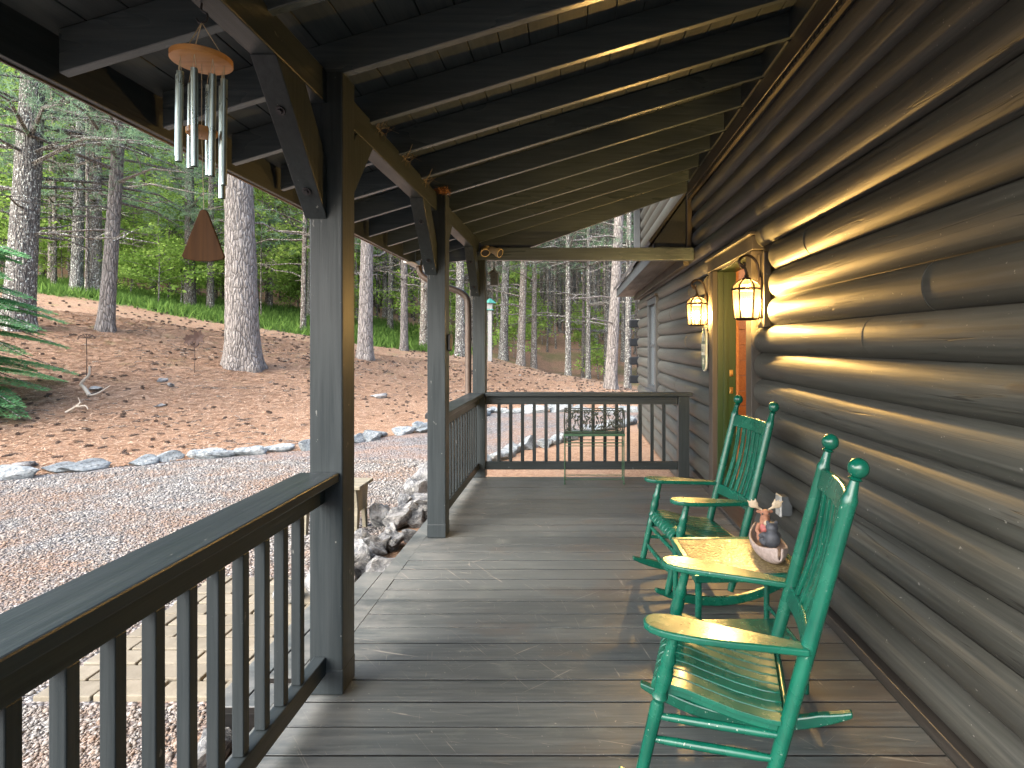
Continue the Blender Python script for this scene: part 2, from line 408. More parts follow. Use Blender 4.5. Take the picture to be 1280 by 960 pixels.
M['bark_lichen'] = mk_bark('lichen_bark', (0.088, 0.0825, 0.077), (0.22, 0.209, 0.1925), (0.572, 0.605, 0.55), 1.0)

def mk_leaf(name, c1, c2, tr=.35):
    t = NT(name); geo = t.n('ShaderNodeNewGeometry'); info = t.n('ShaderNodeObjectInfo')
    c = t.mix(geo.outputs['Random Per Island'], c1, c2)
    c = t.mix(1.0, c, t.ramp(info.outputs['Random'], [(0, .7), (1, 1.25)]), 'MULTIPLY')
    d = t.n('ShaderNodeBsdfDiffuse', {'Color': c}); b = t.n('ShaderNodeBsdfTranslucent', {'Color': c})
    m_ = t.n('ShaderNodeMixShader', {0: tr, 1: d.outputs[0], 2: b.outputs[0]})
    t.link(m_.outputs[0], t.out.inputs[0]); return t.m
M['needles'] = mk_leaf('pine_needles', (.105, .185, .115), (.205, .31, .185), .5)
M['leaf'] = mk_leaf('spring_leaves', (0.168, 0.2912, 0.0616), (0.3808, 0.5376, 0.1344), .55)
M['hemlock'] = mk_leaf('hemlock_sprays', (.13, .33, .15), (.28, .54, .24), .55)
M['grass'] = mk_leaf('grass_blades', (.06, .12, .03), (.13, .22, .05), .35)
M['farleaf'] = mk_leaf('far_foliage', (0.1495, 0.253, 0.1035), (0.345, 0.483, 0.1725), .55)

# ------------------------------------------------------------------ terrain
PH  = np.radians([-180, -110, -90, -63, -44.3, -24, -14, -8, -2, 6.5, 15, 40, 90, 180])
TR0 = np.array([30, 30, 22, 12.2, 10.9, 11.05, 12.6, 15.7, 15.7, 15.8, 16, 18, 30, 30])
TRC = np.array([50, 50, 36, 30, 28, 26.3, 26.8, 26.3, 26, 24.5, 25, 30, 50, 50])
TZC = np.array([2, 2, 4.4, 4.4, 3.4, 1.94, 1.12, .85, .20, -.36, -.5, -.4, 1, 2])
TZ2 = np.array([4, 6, 11, 12, 12, 11.5, 10, 9, 8.5, 8, 7, 5, 3, 4])
DIP = np.array([0, 0, 0, 0, 0, 0, .1, .3, .7, .8, .8, .5, 0, 0])
GZ = -.35
def prof(ph):
    return [np.interp(ph, PH, a) for a in (TR0, TRC, TZC, TZ2, DIP)]
def ground_z(x, y):
    x = np.asarray(x, float); y = np.asarray(y, float)
    ph = np.arctan2(x, y); r = np.hypot(x, y); r0, rc, zc, z2, dip = prof(ph)
    s = np.clip((r-r0)/(rc-r0), 0, 1); s = s*.82 + .18*s*s*(3-2*s)
    far = np.clip((r-rc)/(82-rc), 0, 1.8)
    z = GZ + (zc-GZ)*s + (z2-zc)*far**1.15 - dip*np.exp(-((r-rc-6)/5.0)**2)
    k = np.clip((r-r0)/4, 0, 1)
    z = z + k*(.06*np.sin(x*.9+1.3)*np.sin(y*.8) + .10*np.sin(x*.33+2)*np.sin(y*.29+.7))
    return z
def gz(x, y): return float(ground_z(x, y))
def house_line(y): return np.interp(y, [-50, 2.0, 7.4, 9.25, 12.1, 16, 30], [-1.72, -1.72, -1.72, -1.25, .35, 3.0, 12])
def hit(u, v, d0=3.0, d1=60.0):
    """distance at which the sight line through pixel (u, v) meets the ground"""
    d = d0
    while d < d1:
        if H-(v-V0)*d/F <= gz((u-U0)*d/F, d): return d
        d += .02
    return d1
def on_ground(u, v, d0=3.0, d1=60.0):
    d = hit(u, v, d0, d1); x = (u-U0)*d/F
    return Vector((x, d, gz(x, d)))

def build_ground():
    phs = np.concatenate([np.radians(np.linspace(-180, -62, 90, endpoint=False)), np.radians(np.linspace(-62, 22, 420, endpoint=False)), np.radians(np.linspace(22, 180, 100, endpoint=False))])
    rs = np.concatenate([[.4], np.geomspace(1.2, 34, 190), np.geomspace(36, 260, 40)])
    n, m = len(phs), len(rs)
    P, Rr = np.meshgrid(phs, rs); X = Rr*np.sin(P); Y = Rr*np.cos(P); Z = ground_z(X, Y)
    V = np.stack([X, Y, Z], -1).reshape(-1, 3)
    j, i = np.meshgrid(np.arange(m-1), np.arange(n), indexing='ij')
    q = np.stack([j*n+i, j*n+(i+1) % n, (j+1)*n+(i+1) % n, (j+1)*n+i], -1).reshape(-1, 4)
    o = np_mesh('ground', V, q[:, ::-1], M['ground']); tag(o, kind='structure')
    me = o.data; me.polygons.foreach_set('use_smooth', [True]*len(me.polygons))
    x, y = V[:, 0], V[:, 1]; ph = np.arctan2(x, y); r = np.hypot(x, y); r0, rc, *_ = prof(ph)
    grav = np.clip((r0-r)/.5+.5, 0, 1)*np.clip((house_line(y)-x)/.4+.5, 0, 1)
    lit = np.clip((r-rc-1.0)/2.5+.5, 0, 1)
    gr = np.clip((r-rc+.5)/2.5+.5, 0, 1)*np.clip((rc+9-r)/5+.5, 0, 1)*np.clip((np.radians(-11)-ph)/np.radians(7)+.5, 0, 1)
    moss = np.clip((r-r0-3)/6, 0, 1)
    for nm, a in (('gravel', grav), ('litter', lit), ('grass', gr), ('moss', moss)):
        at = me.attributes.new(nm, 'FLOAT', 'POINT'); at.data.foreach_set('value', a.astype(np.float32))
build_ground()

# ------------------------------------------------------------------ cabin, porch
WB, WS = 1.318, 1.372            # log bulge face, log seam plane
Y_END = 12.1
Z0, ROW = .0566, .19
def log_profile(k, rng):
    sag = WS-WB + rng.uniform(-.003, .003); xo = rng.uniform(-.002, .002)
    pts = []
    for i in range(12):
        t = i/11; a = (t-.5)*2
        x = WS + xo - sag*(math.sqrt(max(0, 1.12-a*a))-math.sqrt(.12))/(math.sqrt(1.12)-math.sqrt(.12))
        pts.append((x, Z0+ROW*k + ROW*(.012+.976*t)))
    return pts
def build_cabin():
    root = thing('log_cabin', 'dark stained log cabin wall with open green doorway beside the porch deck', 'cabin', (1.4, 4.6, 0))
    O = (1.4, 4.6, 0); rng = random.Random(3)
    w = MB()
    for k in range(-2, 24):
        zc = Z0+ROW*(k+.5); pr = log_profile(k, rng)
        if zc < 1.60: gap = (4.33+rng.uniform(-.01, .01), 5.67)
        elif zc < 2.14: gap = (3.99+rng.uniform(-.015, .015), 5.99)
        elif zc < 2.20: gap = (4.27, 5.70)
        else: gap = None
        wins = (9.28, 10.22) if .70 < zc < 2.2 else None
        spans = [(-3.0, Y_END)]
        for g in (gap, wins):
            if g:
                sp = []
                for a, b in spans:
                    if g[0] > a and g[1] < b: sp += [(a, g[0]), (g[1], b)]
                    else: sp.append((a, b))
                spans = sp
        out = []
        for a, b in spans:                                       # butt joints between logs
            if b-a > 2.2 and rng.random() < .8:
                c = rng.uniform(a+.6, b-.6); out += [(a, c-.0008), (c+.0008, b)]
            else: out.append((a, b))
        for a, b in out:
            if b > 6.65 or zc < 3.4 or True:
                ys = np.linspace(a, b, max(2, int((b-a)/.35)+1)); n = len(pr); vs = []
                for yy in ys:
                    wob = .0035*math.sin(yy*1.7+k*2.1)
                    vs += [(x+wob, yy, z) for x, z in pr]
                fs = [(i*n+j, (i+1)*n+j, (i+1)*n+j+1, i*n+j+1) for i in range(len(ys)-1) for j in range(n-1)]
                w.add(vs, [f[::-1] for f in fs])
                for yy, fl in ((a, 0), (b, 1)):                  # end caps
                    cap = [(x, yy, z) for x, z in pr] + [(1.50, yy, pr[-1][1]), (1.50, yy, pr[0][1])]
                    w.add(cap, [tuple(range(len(cap)))[::(1 if fl else -1)]])
    for a, b, z0, z1 in ((-3, 4.45, -.36, 2.16), (5.52, 9.26, -.36, 2.16), (10.24, Y_END, -.36, 2.16), (-3, 9.26, 2.16, 4.62), (10.24, Y_END, 2.16, 4.62), (9.26, 10.24, 2.2, 4.62), (9.26, 10.24, -.36, .7)):
        w.box(1.385, 1.50, a, b, z0, z1)
    w.build('log_wall', M['log'], root, True, O, angle=35)
    sk = MB(); sk.box(1.318, 1.384, -3, 4.42, .003, .052); sk.box(1.318, 1.384, 5.55, 6.56, .003, .052)
    sk.build('skirting_board', M['trim_y'], root, False, O, .004)
    fd = MB(); fd.box(1.40, 1.62, 6.6, Y_END-.02, -.5, -.33); fd.build('foundation', M['foundation'], root, False, O)
    # gable end of the cabin and other sides, so it stands as a solid house
    sd = MB(); sd.box(1.52, 6.0, Y_END-.16, Y_END-.02, -.36, 4.62); sd.box(1.52, 6.0, -3.0, -2.86, -.36, 4.62); sd.box(6.0, 6.15, -3, Y_END, -.36, 4.62)
    sd.build('side_wall', M['log'], root, False, O)
    rf = MB(); rf.prism([(.75, 4.50), (3.7, 7.0), (6.75, 4.50), (6.75, 4.62), (3.7, 7.14), (.75, 4.62)], 'y', -3.4, Y_END+.4)
    rf.build('roof', M['shingle'], root, False, O)
    # crossing log ends at the far corner
    for k in (1, 3, 5, 7, 9):
        e = MB(); z = Z0+ROW*k+.02; e.box(1.165, 1.40, Y_END-.02, Y_END+.16, z, z+.155)
        e.build('log_end', M['logend'], root, False, O, .015)
    cb = MB(); cb.box(1.20, 1.315, 11.55, 11.70, 2.95, 4.48); cb.build('corner_board', M['dormer'], root, False, O, .004)
    # pent roof along the far half
    fa = MB(); fa.box(.92, .945, 6.72, 12.5, 2.43, 2.60); fa.build('eave_fascia', M['dormer'], root, False, O, .003)
    so = MB()
    for i in range(3): so.box(.948+i*.125, .948+i*.125+.121, 6.70, 12.48, 2.446, 2.462)
    so.build('eave_soffit', M['trim_y'], root, False, O, .003)
    fr = MB(); fr.box(1.25, 1.314, 6.70, Y_END, 2.34, 2.443); fr.build('frieze_board', M['trim_y'], root, False, O, .004)
    pr_ = MB(); pr_.prism([(.88, 2.585), (1.34, 3.22), (1.34, 3.26), (.86, 2.62)], 'y', 6.70, 12.55); pr_.build('pent_roof', M['shingle'], root, False, O)
    cl = MB(); cl.prism([(.93, 2.50), (1.30, 2.50), (1.30, 3.13), (.93, 2.62)], 'y', 6.72, 6.75); cl.build('eave_end_board', M['stain_y'], root, False, O)
    vb = MB(); vb.box(1.275, 1.33, 6.60, 6.66, 2.38, 3.25); vb.build('end_trim', M['trim'], root, False, O, .004)
    # doorway
    df = MB(); df.box(1.300, 1.384, 5.512, 5.66, 0.004, 2.13); df.build('door_casing', M['trim'], root, False, O, .005)
    df = MB(); df.box(1.300, 1.384, 4.31, 4.448, 0.004, 2.13); df.build('door_casing', M['trim'], root, False, O, .005)
    df = MB(); df.box(1.296, 1.384, 4.27, 5.70, 2.133, 2.235); df.build('door_head', M['trim_y'], root, False, O, .005)
    df = MB(); df.box(1.27, 1.40, 4.25, 5.72, 2.238, 2.262); df.build('door_cap', M['trim_y'], root, False, O, .004)
    jb = MB(); jb.box(1.345, 1.515, 5.498, 5.51, .03, 2.13); jb.box(1.40, 1.43, 5.480, 5.4975, .03, 2.11)
    j = jb.build('door_jamb', M['jamb'], root, False, O, .002)
    for z in (1.18, 1.02):
        s_ = MB(); s_.box(1.455, 1.487, 5.492, 5.4972, z-.03, z+.03); s_.box(1.463, 1.479, 5.4895, 5.4918, z-.014, z+.014); s_.build('strike_plate', M['brass'], j, False, O, .002)
    jb = MB(); jb.box(1.345, 1.515, 4.45, 4.462, .03, 2.13); jb.build('door_jamb', M['jamb'], root, False, O, .002)
    jb = MB(); jb.box(1.345, 1.515, 4.463, 5.497, 2.118, 2.131); jb.build('head_jamb', M['jamb'], root, False, O, .002)
    ic = MB(); ic.box(1.518, 1.545, 5.505, 5.60, .0, 2.2); ic.box(1.518, 1.545, 4.36, 4.458, .0, 2.2); ic.build('inner_casing', M['pine'], root, False, O, .003)
    th = MB(); th.box(1.29, 1.53, 4.464, 5.496, .004, .028); th.build('threshold', M['trim_y'], root, False, O, .004)
    # room seen through the doorway
    rm = MB(); rng2 = random.Random(5)
    for i in range(14):
        z = .0+i*.18
        rm.box(3.9, 3.95, 3.2, 8.0, z, z+.176); rm.box(1.56, 3.89, 7.0, 7.05, z, z+.176); rm.box(1.56, 3.89, 3.2, 3.25, z, z+.176)
    rm.build('interior_wall', M['pine'], root, False, O, .004)
    fl = MB(); fl.box(1.505, 3.95, 3.2, 7.1, -.05, -.002); fl.build('interior_floor', M['pine'], root, False, O)
    ce = MB(); ce.box(1.505, 3.95, 3.2, 7.1, 2.53, 2.57); ce.build('interior_ceiling', M['pine'], root, False, O)
    # narrow far window
    wn = MB(); wn.box(1.292, 1.384, 9.24, 9.36, .70, 2.20); wn.box(1.292, 1.384, 10.14, 10.26, .70, 2.20); wn.box(1.292, 1.384, 9.363, 10.137, 2.10, 2.20); wn.box(1.292, 1.384, 9.363, 10.137, .70, .76)
    f = wn.build('window_frame', M['dormer'], root, False, O, .004)
    p = MB(); p.box(1.345, 1.353, 9.362, 10.138, .762, 2.098); p.build('pane', M['winglass'], f, False, O)
    p = MB(); p.box(1.330, 1.36, 9.362, 10.138, 1.40, 1.45); p.build('meeting_rail', M['dormer'], f, False, O, .003)
    p = MB(); p.box(1.25, 1.384, 9.20, 10.30, .655, .697); p.build('window_sill', M['dormer'], f, False, O, .004)
    p = MB(); p.box(1.265, 1.384, 9.20, 10.30, 2.203, 2.245); p.build('window_cap', M['trim_y'], f, False, O, .004)
build_cabin()
li = bpy.data.lights.new('room_lamp', 'POINT'); li.energy = 22; li.color = (1, .76, .5); li.shadow_soft_size = .12
lo = bpy.data.objects.new('room_lamp', li); lo.location = (2.7, 5.6, 2.25); COL.objects.link(lo)

# deck: boards run across the porch
def build_deck():
    d = MB(); y = .055 - 17*.1565; rng = random.Random(2)
    while y < 6.42:
        y1 = min(y+.1485, 6.56); dz = rng.uniform(-.0012, .0012)
        d.box(-1.10+rng.uniform(-.003, .003), 1.316, y, y1, -.028+dz, dz); y += .1565
    d.box(-1.104-.105, -1.104, -2.6, 6.56, -.029, -.002)         # border board
    d.box(-1.33, -1.216, 2.58, 3.78, -.030, -.006)               # top of the steps
    d.box(-1.19, 1.316, -2.6, 6.54, -.30, -.13)                 # joists and rim
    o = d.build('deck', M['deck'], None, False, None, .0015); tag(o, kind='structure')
    s = MB()
    for a in (-1.62, -1.475): s.box(a, a+.138, 2.62, 3.78, -.19, -.155)
    s.box(-1.60, -1.335, 2.66, 2.70, -.36, -.193); s.box(-1.60, -1.335, 3.70, 3.74, -.36, -.193)
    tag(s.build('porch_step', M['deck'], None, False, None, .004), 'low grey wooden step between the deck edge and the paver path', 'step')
build_deck()

POSTS = [(-1.018, 2.51), (-1.018, 4.485), (-1.018, 6.49)]
def build_post(i, x, y, label, back_brace):
    root = thing('porch_post', label, 'post', (x, y, 0)); h = .0685; top = 2.575 if i < 2 else 2.36
    p = MB(); p.box(-h, h, -h, h, .001, top); p.build('shaft', M['paint_z'], root, False, None, .006)
    b = MB()
    for a, c in (((-h-.0015, -h-.0015), (h+.0015, h+.0015)),): b.box(a[0], c[0], a[1], c[1], .0035, .105)
    b.build('base_block', M['paint_z'], root, False, None, .005)
    dirs = (-1, 1) if back_brace else (-1,)
    for s in dirs:
        poly = [(s*(h+.422), 2.439), (s*(h+.20), 2.439), (s*(h+.0015), 2.20), (s*(h+.0015), 1.965)]
        if s > 0: poly = poly[::-1]
        br = MB(); br.prism(poly, 'x', -.085, .006); o = br.build('brace', M['paint_z'], root, False, None, .004)
        d = Vector((0, -s*.42, -.475)).normalized(); nrm = Vector((0, s*.475, -.42)).normalized()
        for t in (.30, .80):
            c = Vector((-.04, s*(h+.422-.42*t), 2.439-.475*t)) + nrm*.001
            bl = MB(); bl.lathe(c, c+nrm*.006, [(0, .017), (1, .017)], 14); bl.lathe(c+nrm*.006, c+nrm*.015, [(0, .010), (1, .009)], 6); bl.build('bolt', M['bolt'], o)
    return root
build_post(0, *POSTS[0], 'nearest charcoal porch post with bolted braces, where the front railing ends', True)
build_post(1, *POSTS[1], 'middle charcoal porch post with a small black box on its side', True)
build_post(2, *POSTS[2], 'far corner charcoal porch post beside the brown downspout', False)

# porch roof
def zr(x): return H + 1.12 + .30*(x+.97)        # underside of the rafters
RY = [2.46+.4965*k for k in range(-6, 9)]
YR = -.55                                        # near end of the porch roof
XE = -1.735
def build_roof():
    O = (0, 2.5, 2.5)
    root = thing('porch_roof', 'dark slanting porch roof of rafters and boards over the deck', 'roof', O)
    for y in RY:
        xs0, xs1 = XE+.03, 1.30
        r = MB(); dp = .14/math.cos(math.atan(.30))
        r.prism([(xs0, zr(xs0)), (xs1, zr(xs1)), (xs1, zr(xs1)+dp), (xs0, zr(xs0)+dp)], 'y', y, y+.039)
        r.build('rafter', M['stain_x'], root, False, O, .003)
    up = .148
    b = MB(); x = XE-.02
    sl = math.sqrt(1+.09)
    while x < 1.28:
        x1 = min(x+.136, 1.31)
        b.prism([(x, zr(x)+up), (x1, zr(x1)+up), (x1, zr(x1)+up+.018), (x, zr(x)+up+.018)], 'y', YR, 6.70); x += .1405
    b.build('ceiling_boards', M['ceil'], root, False, O, .003)
    s = MB(); xa, xb = XE-.06, 1.40
    s.prism([(xa, zr(xa)+up+.022), (xb, zr(xb)+up+.022), (xb, zr(xb)+up+.05), (xa, zr(xa)+up+.05)], 'y', YR-.05, 6.76); s.build('shingles', M['shingle'], root, False, O)
    f = MB(); f.box(XE-.026, XE, YR, 6.72, zr(XE)-.012, zr(XE)+.165); f.build('fascia', M['stain_y'], root, False, O, .003)
    g = MB(); g.box(XE-.036, XE-.0275, YR, 6.73, zr(XE)-.018, zr(XE)+.15); g.build('drip_edge', M['gutter'], root, False, O)
    for a, c in ((YR, 2.4405), (2.5795, 4.4155), (4.5545, 6.4205)):
        m = MB(); m.box(-1.103, -1.013, a, c, 2.4405, 2.575); m.build('beam', M['paint_y'], root, False, O, .005)
    e = MB(); e.box(-1.085, 1.314, 6.425, 6.515, 2.362, 2.498); e.build('end_beam', M['stain_x'], root, False, O, .005)
    bg = MB(); bg.prism([(-1.70, 2.33), (-.75, 2.43), (1.29, 3.155), (1.29, 3.45), (-1.70, 2.55)], 'y', 6.60, 6.64); bg.build('barge_board', M['stain_x'], root, False, O, .003)
    bl = MB()
    for i in range(len(RY)-1):
        bl.box(1.262, 1.30, RY[i]+.041, RY[i+1]-.002, 3.235, 3.40)
    bl.build('blocking', M['stain_y'], root, False, O)
    fz = MB(); fz.box(1.275, 1.312, YR, 6.59, 3.105, 3.228); fz.build('frieze_board', M['trim_y'], root, False, O, .004)
    v = MB(); v.box(1.284, 1.312, YR, 6.59, 3.060, 3.102); vs = v.build('vent_strip', M['trim_y'], root, False, O)
    h = MB(); y = YR+.05
    while y < 6.55: h.box(1.279, 1.2838, y, y+.028, 3.068, 3.095); y += .052
    h.build('vent_hole', M['black'], vs, False, O)
build_roof()

# railings
def rail_bal(m, x0, x1, y0, y1): m.box(x0, x1, y0, y1, .162, .793)
def railing_y(label, ya, yb, ys):
    O = (-1.045, (ya+yb)/2, 0); root = thing('porch_railing', label, 'railing', O)
    c = MB(); c.box(-1.128, -.962, ya, yb, .882, .921); c.build('cap_rail', M['paint_y'], root, False, O, .006)
    t = MB(); t.box(-1.066, -1.020, ya, yb, .795, .8805); t.build('top_rail', M['paint_y'], root, False, O, .004)
    b = MB(); b.box(-1.068, -1.018, ya, yb, .085, .160); b.build('bottom_rail', M['paint_y'], root, False, O, .004)
    for y in ys:
        k = MB(); rail_bal(k, -1.062, -1.026, y, y+.036); k.build('baluster', M['paint_z'], root, False, O, .003)
railing_y('long charcoal railing in the foreground, left of the deck', -2.4, 2.4405, [2.23-.129*k for k in range(0, 35)])
railing_y('short charcoal railing between the middle and the corner porch posts', 4.5545, 6.4205, [4.60+.129*k for k in range(14)])
def railing_x():
    O = (0, 6.46, 0); root = thing('porch_railing', 'charcoal railing across the far end of the deck behind the plant stand', 'railing', O)
    c = MB(); c.box(-.949, 1.295, 6.40, 6.54, .882, .921); c.build('cap_rail', M['paint_x'], root, False, O, .006)
    t = MB(); t.box(-.949, 1.142, 6.445, 6.491, .792, .8805); t.build('top_rail', M['paint_x'], root, False, O, .004)
    b = MB(); b.box(-.949, 1.142, 6.443, 6.493, .082, .168); b.build('bottom_rail', M['paint_x'], root, False, O, .004)
    for k in range(15):
        x = -.824+.1285*k; q = MB(); q.box(x, x+.036, 6.450, 6.486, .170, .791); q.build('baluster', M['paint_z'], root, False, O, .003)
    p = MB(); p.box(1.145, 1.262, 6.408, 6.53, .002, .8805); p.build('end_post', M['paint_z'], root, False, O, .005)
railing_x()

# ------------------------------------------------------------------ wall lanterns, sign, small fittings
def curve_pts(ctrl, n=24):
    """Catmull-Rom through control points"""
    c = [Vector(p) for p in ctrl]; c = [c[0]*2-c[1]] + c + [c[-1]*2-c[-2]]; out = []
    segs = len(c)-3
    for i in range(segs):
        for k in range(n//segs+1):
            t = k/(n//segs+1); p0, p1, p2, p3 = c[i:i+4]
            out.append(.5*((2*p1)+(p2-p0)*t+(2*p0-5*p1+4*p2-p3)*t*t+(3*p1-p0-3*p2+p3)*t**3))
    out.append(c[-2]); return out
def lantern(x, y, z, label):
    # z: underside of the lantern body; wall is towards +x
    root = thing('wall_lantern', label, 'lantern', (x, y, z), 0, 'lanterns beside the door')
    n = 6; rt, rb, hb = .098, .079, .205
    def ring(r, zz, ph=.78): return [Vector((r*math.cos(ph+2*math.pi*i/n), r*math.sin(ph+2*math.pi*i/n), zz)) for i in range(n)]
    lo_, hi_ = ring(rb, .012), ring(rt, .012+hb); d1, d2 = ring(.072, .262), ring(.03, .288)
    c = MB()
    for i in range(n):
        j = (i+1) % n
        c.tube([lo_[i], hi_[i]], .0068, 6); c.tube([lo_[i], lo_[j]], .006, 6); c.tube([hi_[i], hi_[j]], .0085, 6)
        c.tube([hi_[i], Vector((hi_[i].x*.93, hi_[i].y*.93, .24)), d1[i], d2[i]], .0062, 6)
    c.lathe((0, 0, 0), (0, 0, .012), [(0, .066), (1, .083)], 6)
    c.build('cage', M['bronze'], root)
    g = MB(); gl = [p*.985 for p in lo_]; gh = [p*.985 for p in hi_]
    for p, q in zip(gl, lo_): p.z = q.z
    for p, q in zip(gh, hi_): p.z = q.z
    for i in range(n):
        j = (i+1) % n; g.add([gl[i], gl[j], gh[j], gh[i]], [(0, 1, 2, 3)])
        m1 = [Vector((p.x*.915, p.y*.915, .24)) for p in (hi_[i], hi_[j])]
        g.add([gh[i], gh[j], m1[1], m1[0]], [(0, 1, 2, 3)]); g.add([m1[0], m1[1], d1[j]*.99, d1[i]*.99], [(0, 1, 2, 3)]); g.add([d1[i]*.99, d1[j]*.99, d2[j], d2[i]], [(0, 1, 2, 3)])
    g.build('glass_pane', M['pane'], root)
    f = MB(); f.lathe((0, 0, .284), (0, 0, .335), [(0, .034), (.25, .030), (.35, .014), (.6, .018), (.75, .010), (1, .012)], 12)
    arm = [(0, 0, .33), (-.012, 0, .365), (-.03, 0, .385), (-.05, 0, .40), (-.045, 0, .43), (-.01, 0, .452), (.035, 0, .445), (.07, 0, .405), (.085, 0, .34), (.087, 0, .27)]
    f.tube(curve_pts(arm, 45), .0098, 8)
    f.tube(curve_pts([(-.05, 0, .40), (-.035, 0, .372), (-.012, 0, .382), (-.014, 0, .402), (-.026, 0, .402)], 20), .0075, 7)
    f.build('scroll_arm', M['bronze'], root, True)
    b = MB(); b.box(.083, .097, -.048, .048, .02, .30); b.build('back_plate', M['bronze'], root, False, None, .004)
    w = MB(); w.box(.0985, .145, -.075, .075, -.05, .47); w.build('mounting_board', M['trim'], root, False, None, .004)
    k = MB(); k.lathe((0, 0, .012), (0, 0, .07), [(0, .014), (1, .012)], 10); k.build('candle_sleeve', M['white'], root, True)
    k = MB(); k.lathe((0, 0, .071), (0, 0, .15), [(0, .010), (.2, .022), (.45, .027), (.75, .015), (1, .002)], 12); k.build('bulb', M['bulb'], root, True)
    return root
lantern(1.215, 4.14, 1.615, 'lit bronze lantern right of the doorway, the larger in view')
lantern(1.215, 5.80, 1.625, 'lit bronze lantern left of the doorway, above the oval plaque')

def text_obj(name, body, size, loc, rot, mat, parent, ext=.0015):
    cu = bpy.data.curves.new(name, 'FONT'); cu.body = body; cu.size = size; cu.extrude = ext; cu.align_x = 'CENTER'; cu.align_y = 'CENTER'
    tmp = bpy.data.objects.new(name, cu); COL.objects.link(tmp)
    dg = bpy.context.evaluated_depsgraph_get(); me = bpy.data.meshes.new_from_object(tmp.evaluated_get(dg))
    COL.objects.unlink(tmp); bpy.data.objects.remove(tmp)
    o = bpy.data.objects.new(name, me); COL.objects.link(o); me.materials.clear(); me.materials.append(mat)
    o.parent = parent; o.location = loc; o.rotation_euler = rot; return o
M['sign_green'] = simple('sign_green', (.16, .21, .14), .5)
M['sign_white'] = simple('sign_cream', (.72, .70, .58), .5)
def plaque():
    root = thing('house_plaque', 'oval green and cream number plaque on the logs below the left lantern', 'sign', (1.302, 5.86, 1.395))
    def oval(w, h, x0, x1):
        pts = []
        for k in range(40):
            a = 2*math.pi*k/40; yy = w*math.cos(a); zz = (h-w)*(1 if math.sin(a) > 0 else -1) + w*math.sin(a)
            pts.append((yy, zz))
        return MB().prism(pts, 'x', x0, x1)
    oval(.100, .215, -.006, .012).build('border', M['sign_white'], root, False, None, .002)
    oval(.088, .203, -.0085, -.0063).build('field', M['sign_green'], root)
    p = MB(); p.box(-.0115, -.0087, -.082, .082, -.055, .055); p.build('number_panel', M['sign_white'], root)
    text_obj('number', '611', .085, (-.0125, 0, 0), (R(90), 0, R(-90)), M['sign_green'], root)
    hs = MB(); hs.prism([(-.05, .085), (.05, .085), (.05, .125), (.0, .165), (-.05, .125)], 'x', -.011, -.0087); hs.prism([(-.066, .118), (0, .172), (.066, .118), (.066, .128), (0, .184), (-.066, .128)], 'x', -.0125, -.0112); hs.build('house_emblem', M['sign_white'], root)
    dr = MB(); dr.box(-.0125, -.0112, -.012, .012, .087, .118); dr.build('emblem_door', M['sign_green'], root)
    st = MB(); st.prism([(.04*math.cos(a)*(1 if i % 2 == 0 else .5), -.12+.04*math.sin(a)*(1 if i % 2 == 0 else .5)) for i, a in enumerate([math.pi/2+math.pi*k/6 for k in range(12)])], 'x', -.011, -.0087); st.build('flower_emblem', M['sign_white'], root)
plaque()

o = thing('outlet_box', 'small white weatherproof outlet box low on the log wall', 'outlet', (1.30, 3.66, .455))
b = MB(); b.box(-.02, .045, -.038, .038, -.06, .06); b.build('box', M['grey_box'], o, False, None, .005)
b = MB(); b.box(-.034, -.0205, -.043, .043, -.065, .065); b.build('cover', M['white'], o, False, None, .005)

o = thing('sensor_box', 'small black box on the side of the middle porch post', 'box', (-.9475, 4.49, 1.46))
b = MB(); b.box(.0005, .03, -.03, .03, -.065, .065); b.build('case', M['black'], o, False, None, .01)
b = MB(); b.box(.0302, .034, -.02, .02, -.03, .045); b.build('face_plate', M['grey_box'], o, False, None, .002)
tag(MB().box(-1.115, -1.0875, 4.46, 4.50, .885, .925).build('latch_block', M['black'], None, False, None, .004), 'tiny dark latch block on the outer side of the middle post', 'latch')

def floodlight():
    root = thing('floodlight', 'beige motion floodlight mounted where the far beam meets the corner post', 'floodlight', (-.93, 6.36, 2.465))
    b = MB(); b.lathe((0, .064, 0), (0, .03, 0), [(0, .05), (.8, .05), (1, .035)], 18); b.build('base_plate', M['beige'], root, True)
    for s, t in ((1, .13), (-.4, .07)):
        a = MB(); a.tube([(0, .03, 0), (.03*s, 0, .005), (.05*s, -.02, 0)], .011, 8); a.build('arm', M['beige'], root, True)
        p0 = Vector((.05*s, -.02, 0)); d = Vector((.75*(1 if s > 0 else .2), -.35, -.35)).normalized()
        h = MB(); h.lathe(p0-d*.02, p0+d*t, [(0, .02), (.15, .034), (.7, .040), (.75, .050), (1, .050)], 16); hd = h.build('lamp_head', M['beige'], root, True)
        l = MB(); l.lathe(p0+d*(t+.0005), p0+d*(t+.004), [(0, .042), (1, .038)], 16); l.build('lens', M['black'], hd, True)
floodlight()

